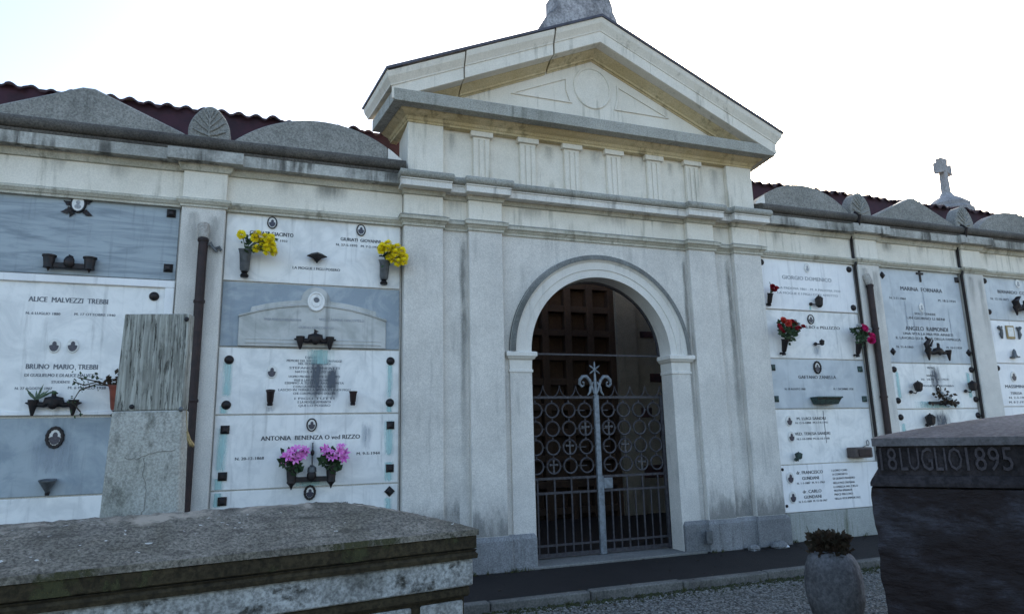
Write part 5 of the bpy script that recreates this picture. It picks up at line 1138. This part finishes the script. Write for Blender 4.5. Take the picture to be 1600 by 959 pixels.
m = MB(); m.sweep([(-0.02, 1.2), (-0.02, -0.005), (2.08, -0.005)], [(-0.03, 1.30 + Z), (-0.012, 1.296 + Z), (0.005, 1.275 + Z), (0.014, 1.255 + Z), (0.014, 1.235 + Z), (-0.03, 1.225 + Z)])
m.build('moulding', M['rtomb'], TR)
from mathutils import noise as mn
def rough_face(m, x0, x1, z0, z1, y, nx, nz, amp, dep):
    rows = []
    for j in range(nz + 1):
        row = []
        for i in range(nx + 1):
            x, z = x0 + (x1 - x0)*i/nx, z0 + (z1 - z0)*j/nz
            d = mn.fractal(Vector((x*5, z*9, 3.3)), 0.8, 2.1, 6)*amp + max(0, mn.noise(Vector((x*2.3, z*6, 7.7))) - 0.12)*amp*2.5
            e = mn.noise(Vector((0.5, z*11, 2.2)))*0.018 if i == 0 else 0
            row.append((x + e, y - d, z))
        rows.append(row)
    n = nx + 1
    back = [[(p[0], y + dep, p[2]) for p in r] for r in rows]
    m.grid(rows); m.grid([[rows[j][0] for j in range(nz + 1)], [back[j][0] for j in range(nz + 1)]])
    m.grid([rows[-1], back[-1]]); m.grid([[rows[j][-1] for j in range(nz + 1)], [back[j][-1] for j in range(nz + 1)]])
m = MB(); rough_face(m, -0.03, 2.07, 0.0, 1.222 + Z, -0.012, 150, 90, 0.014, 0.25); m.box(-0.02, 2.06, 0.2, 1.2, 0.0, 1.20 + Z)
bd = m.build('body', M['rbody'], TR, smooth=35)
# ------------------------------------------------------------------ urn with dead plant
UR = thing('stone_urn', 'rounded mottled stone urn in front of the kerb', 'urn', (0.46, -3.22, -0.07))
m = MB(); m.lathe([(0.165, -0.07), (0.20, 0.0), (0.232, 0.15), (0.238, 0.25), (0.232, 0.33), (0.215, 0.42), (0.185, 0.49), (0.145, 0.535), (0.125, 0.545), (0.115, 0.53), (0.10, 0.42)], (0.46, -3.22, 0), 48)
from mathutils import noise as mn
m.v = [(x + 0.012*mn.noise(Vector((x*7, y*7, z*5))), y + 0.012*mn.noise(Vector((x*7 + 9, y*7, z*5))), z) for x, y, z in m.v]
m.build('bowl', M['urn'], UR, smooth=50)
m = MB(); m.lathe([(0.06, 0.0), (0.115, 0.01), (0.11, 0.06), (0.0, 0.07)], (0.46, -3.22, 0.44), 16); m.build('soil', M['dry'], UR)
PLT = thing('dry_plant', 'dead brown spiky plant standing in the stone urn', 'plant', (0.45, -3.22, 0.5))
random.seed(33); m = MB()
for i in range(620):
    a = random.uniform(0, 6.283); q = random.uniform(0.0, 1.0)**0.5; el = random.uniform(0.15, 1.0)
    c = Vector((0.45 + math.cos(a)*q*0.15*random.uniform(0.5, 1.1), -3.22 + math.sin(a)*q*0.15, 0.50 + random.uniform(0.0, 0.16)))
    d = Vector((math.cos(a)*q + random.gauss(0, 0.5), math.sin(a)*q + random.gauss(0, 0.5), el)).normalized(); L = random.uniform(0.03, 0.085); n = d.cross(Vector((random.random(), random.random(), 0.2))).normalized()*L*random.uniform(0.18, 0.38)
    m.add([c, c + d*L*0.55 + n, c + d*L + Vector((0, 0, random.uniform(-0.02, 0.01))), c + d*L*0.55 - n], [(0, 1, 2), (0, 2, 3)])
for i in range(30):
    a = random.uniform(0, 6.283); r = random.uniform(0.03, 0.13); m.tube([(0.45 + math.cos(a)*r*0.5, -3.22 + math.sin(a)*r*0.5, 0.48), (0.45 + math.cos(a)*r, -3.22 + math.sin(a)*r, 0.58), (0.45 + math.cos(a)*r*1.5, -3.22 + math.sin(a)*r*1.4, random.uniform(0.62, 0.74))], [0.006, 0.005, 0.002], 4)
m.build('dry_leaves', M['dry'], PLT)
m = MB(); random.seed(77)
for i in range(170):
    x, y = random.uniform(-2.6, 4.5), random.choice((random.gauss(-1.66, 0.12), random.gauss(-0.25, 0.1), random.uniform(-3.2, -0.2)))
    y = min(y, -0.2); z = 0.006 if y > -1.42 else (0.03 if y > -1.6 else -0.052); a = random.uniform(0, 6.3); s = random.uniform(0.012, 0.03)
    c, sn = math.cos(a)*s, math.sin(a)*s; m.add([(x - c, y - sn, z), (x + sn*0.5, y - c*0.5, z + s*0.3), (x + c, y + sn, z + s*0.1), (x - sn*0.5, y + c*0.5, z + s*0.35)], [(0, 1, 2), (0, 2, 3)])
tag(m.build('leaf_litter', M['dry']), 'dry brown leaves scattered on the path and gravel', 'leaf litter', kind='stuff')
m = MB(); random.seed(99)
for i in range(70):
    if i % 2: x, y, z = random.uniform(-2.9, 4.6), random.gauss(-1.60, 0.03), -0.07
    else: x, y, z = random.choice((random.uniform(1.15, 4.6), random.uniform(-2.8, -1.15))), random.uniform(-0.22, -0.06), 0.0
    if y > -0.5: y = -0.19 if 1.05 < abs(x) < 2.78 else -0.05
    for k in range(random.randint(4, 11)):
        a = random.uniform(0, 6.3); L = random.uniform(0.025, 0.085); t = random.uniform(0.1, 0.9); d = Vector((math.cos(a)*t, -abs(math.sin(a)*t), 1)).normalized(); w = Vector((math.sin(a), math.cos(a), 0))*0.004
        c = Vector((x + random.gauss(0, 0.012), y + random.gauss(0, 0.008), z)); m.add([c - w, c + w, c + d*L*0.6 + w*0.7, c + d*L + Vector((0, 0, -L*0.15)), c + d*L*0.6 - w*0.7], [(0, 1, 2, 3, 4)])
tag(m.build('weeds', M['weed']), 'small weeds along the wall foot and the kerb', 'weeds', kind='stuff')
# ------------------------------------------------------------------ broken bits at the foot of the right plinth
random.seed(9)
for i, (x, lab) in enumerate(((2.02, 'flat grey stone fragment at the plinth foot nearer the gate'), (2.46, 'larger grey stone fragment at the plinth corner'))):
    m = MB(); m.ball((x, -0.27, 0.025), 0.10 + 0.03*i, 9, 6, 0.5, 0.6)
    m.v = [(a + random.gauss(0, 0.008), b + random.gauss(0, 0.008), max(0.0, c + random.gauss(0, 0.006))) for a, b, c in m.v]
    tag(m.build('stone_fragment', M['plinth'], at=(x, -0.27, 0)), lab, 'stone')
m = MB()
for i in range(7):
    x, y = 2.52 + random.uniform(-0.09, 0.09), -0.30 + random.uniform(-0.04, 0.04); r = random.uniform(0.015, 0.035); m.add([(x - r, y, 0.01), (x + r, y - r*0.4, 0.012), (x + r*0.7, y + r, 0.05), (x - r*0.8, y + r*0.8, 0.065)], [(0, 1, 2, 3)])
tag(m.build('paper_scrap', M['litter'], at=(2.52, -0.3, 0.0)), 'crumpled white paper scraps at the foot of the plinth', 'litter')

# ------------------------------------------------------------------ camera, sky, sun
cam = bpy.data.cameras.new('camera'); co = bpy.data.objects.new('camera', cam); COL.objects.link(co)
pi_, ya, ro = 0.19051035535528968, 0.35276864000986385, -0.023471178213410708
cp, sp, cy, sy = math.cos(pi_), math.sin(pi_), math.cos(ya), math.sin(ya)
f = Vector((sy*cp, cy*cp, sp)); r = Vector((cy, -sy, 0)); u = r.cross(f)
R_ = r*math.cos(ro) + u*math.sin(ro); U_ = -r*math.sin(ro) + u*math.cos(ro)
mt = Matrix(((R_.x, U_.x, -f.x, -4.2593), (R_.y, U_.y, -f.y, -8.0673), (R_.z, U_.z, -f.z, 1.5954), (0, 0, 0, 1)))
co.matrix_world = mt
cam.sensor_width = 36; cam.lens = 1041.17/1600*36; cam.clip_start = 0.05; cam.clip_end = 1000
SC.camera = co
SUN_EL, SUN_AZ = 24.0, 42.0        # degrees; azimuth from +Y towards +X (behind the gateway, to the right)
w = bpy.data.worlds.new('World'); SC.world = w; w.use_nodes = True
nt = w.node_tree; bg = nt.nodes['Background']
sky = nt.nodes.new('ShaderNodeTexSky'); sky.sky_type = 'NISHITA'; sky.sun_disc = False
sky.sun_elevation = RAD(SUN_EL); sky.sun_rotation = RAD(SUN_AZ); sky.air_density = 1.0; sky.dust_density = 2.5; sky.ozone_density = 1.0; sky.altitude = 100
hs = nt.nodes.new('ShaderNodeHueSaturation'); hs.inputs['Saturation'].default_value = 1.0      # sky colour kept at full saturation
nt.links.new(sky.outputs[0], hs.inputs['Color']); nt.links.new(hs.outputs[0], bg.inputs[0]); bg.inputs[1].default_value = 0.12
sl = bpy.data.lights.new('sun', 'SUN'); sl.energy = 4.2; sl.angle = RAD(0.53); sl.color = (1.0, 0.93, 0.82)
so = bpy.data.objects.new('sun', sl); COL.objects.link(so)
d = Vector((math.sin(RAD(SUN_AZ))*math.cos(RAD(SUN_EL)), math.cos(RAD(SUN_AZ))*math.cos(RAD(SUN_EL)), math.sin(RAD(SUN_EL))))
so.rotation_euler = d.to_track_quat('Z', 'Y').to_euler(); so.location = d*30
SC.view_settings.view_transform = 'Standard'; SC.view_settings.look = 'None'; SC.view_settings.exposure = 1.95; SC.view_settings.gamma = 1.0
SC.view_settings.use_curve_mapping = False
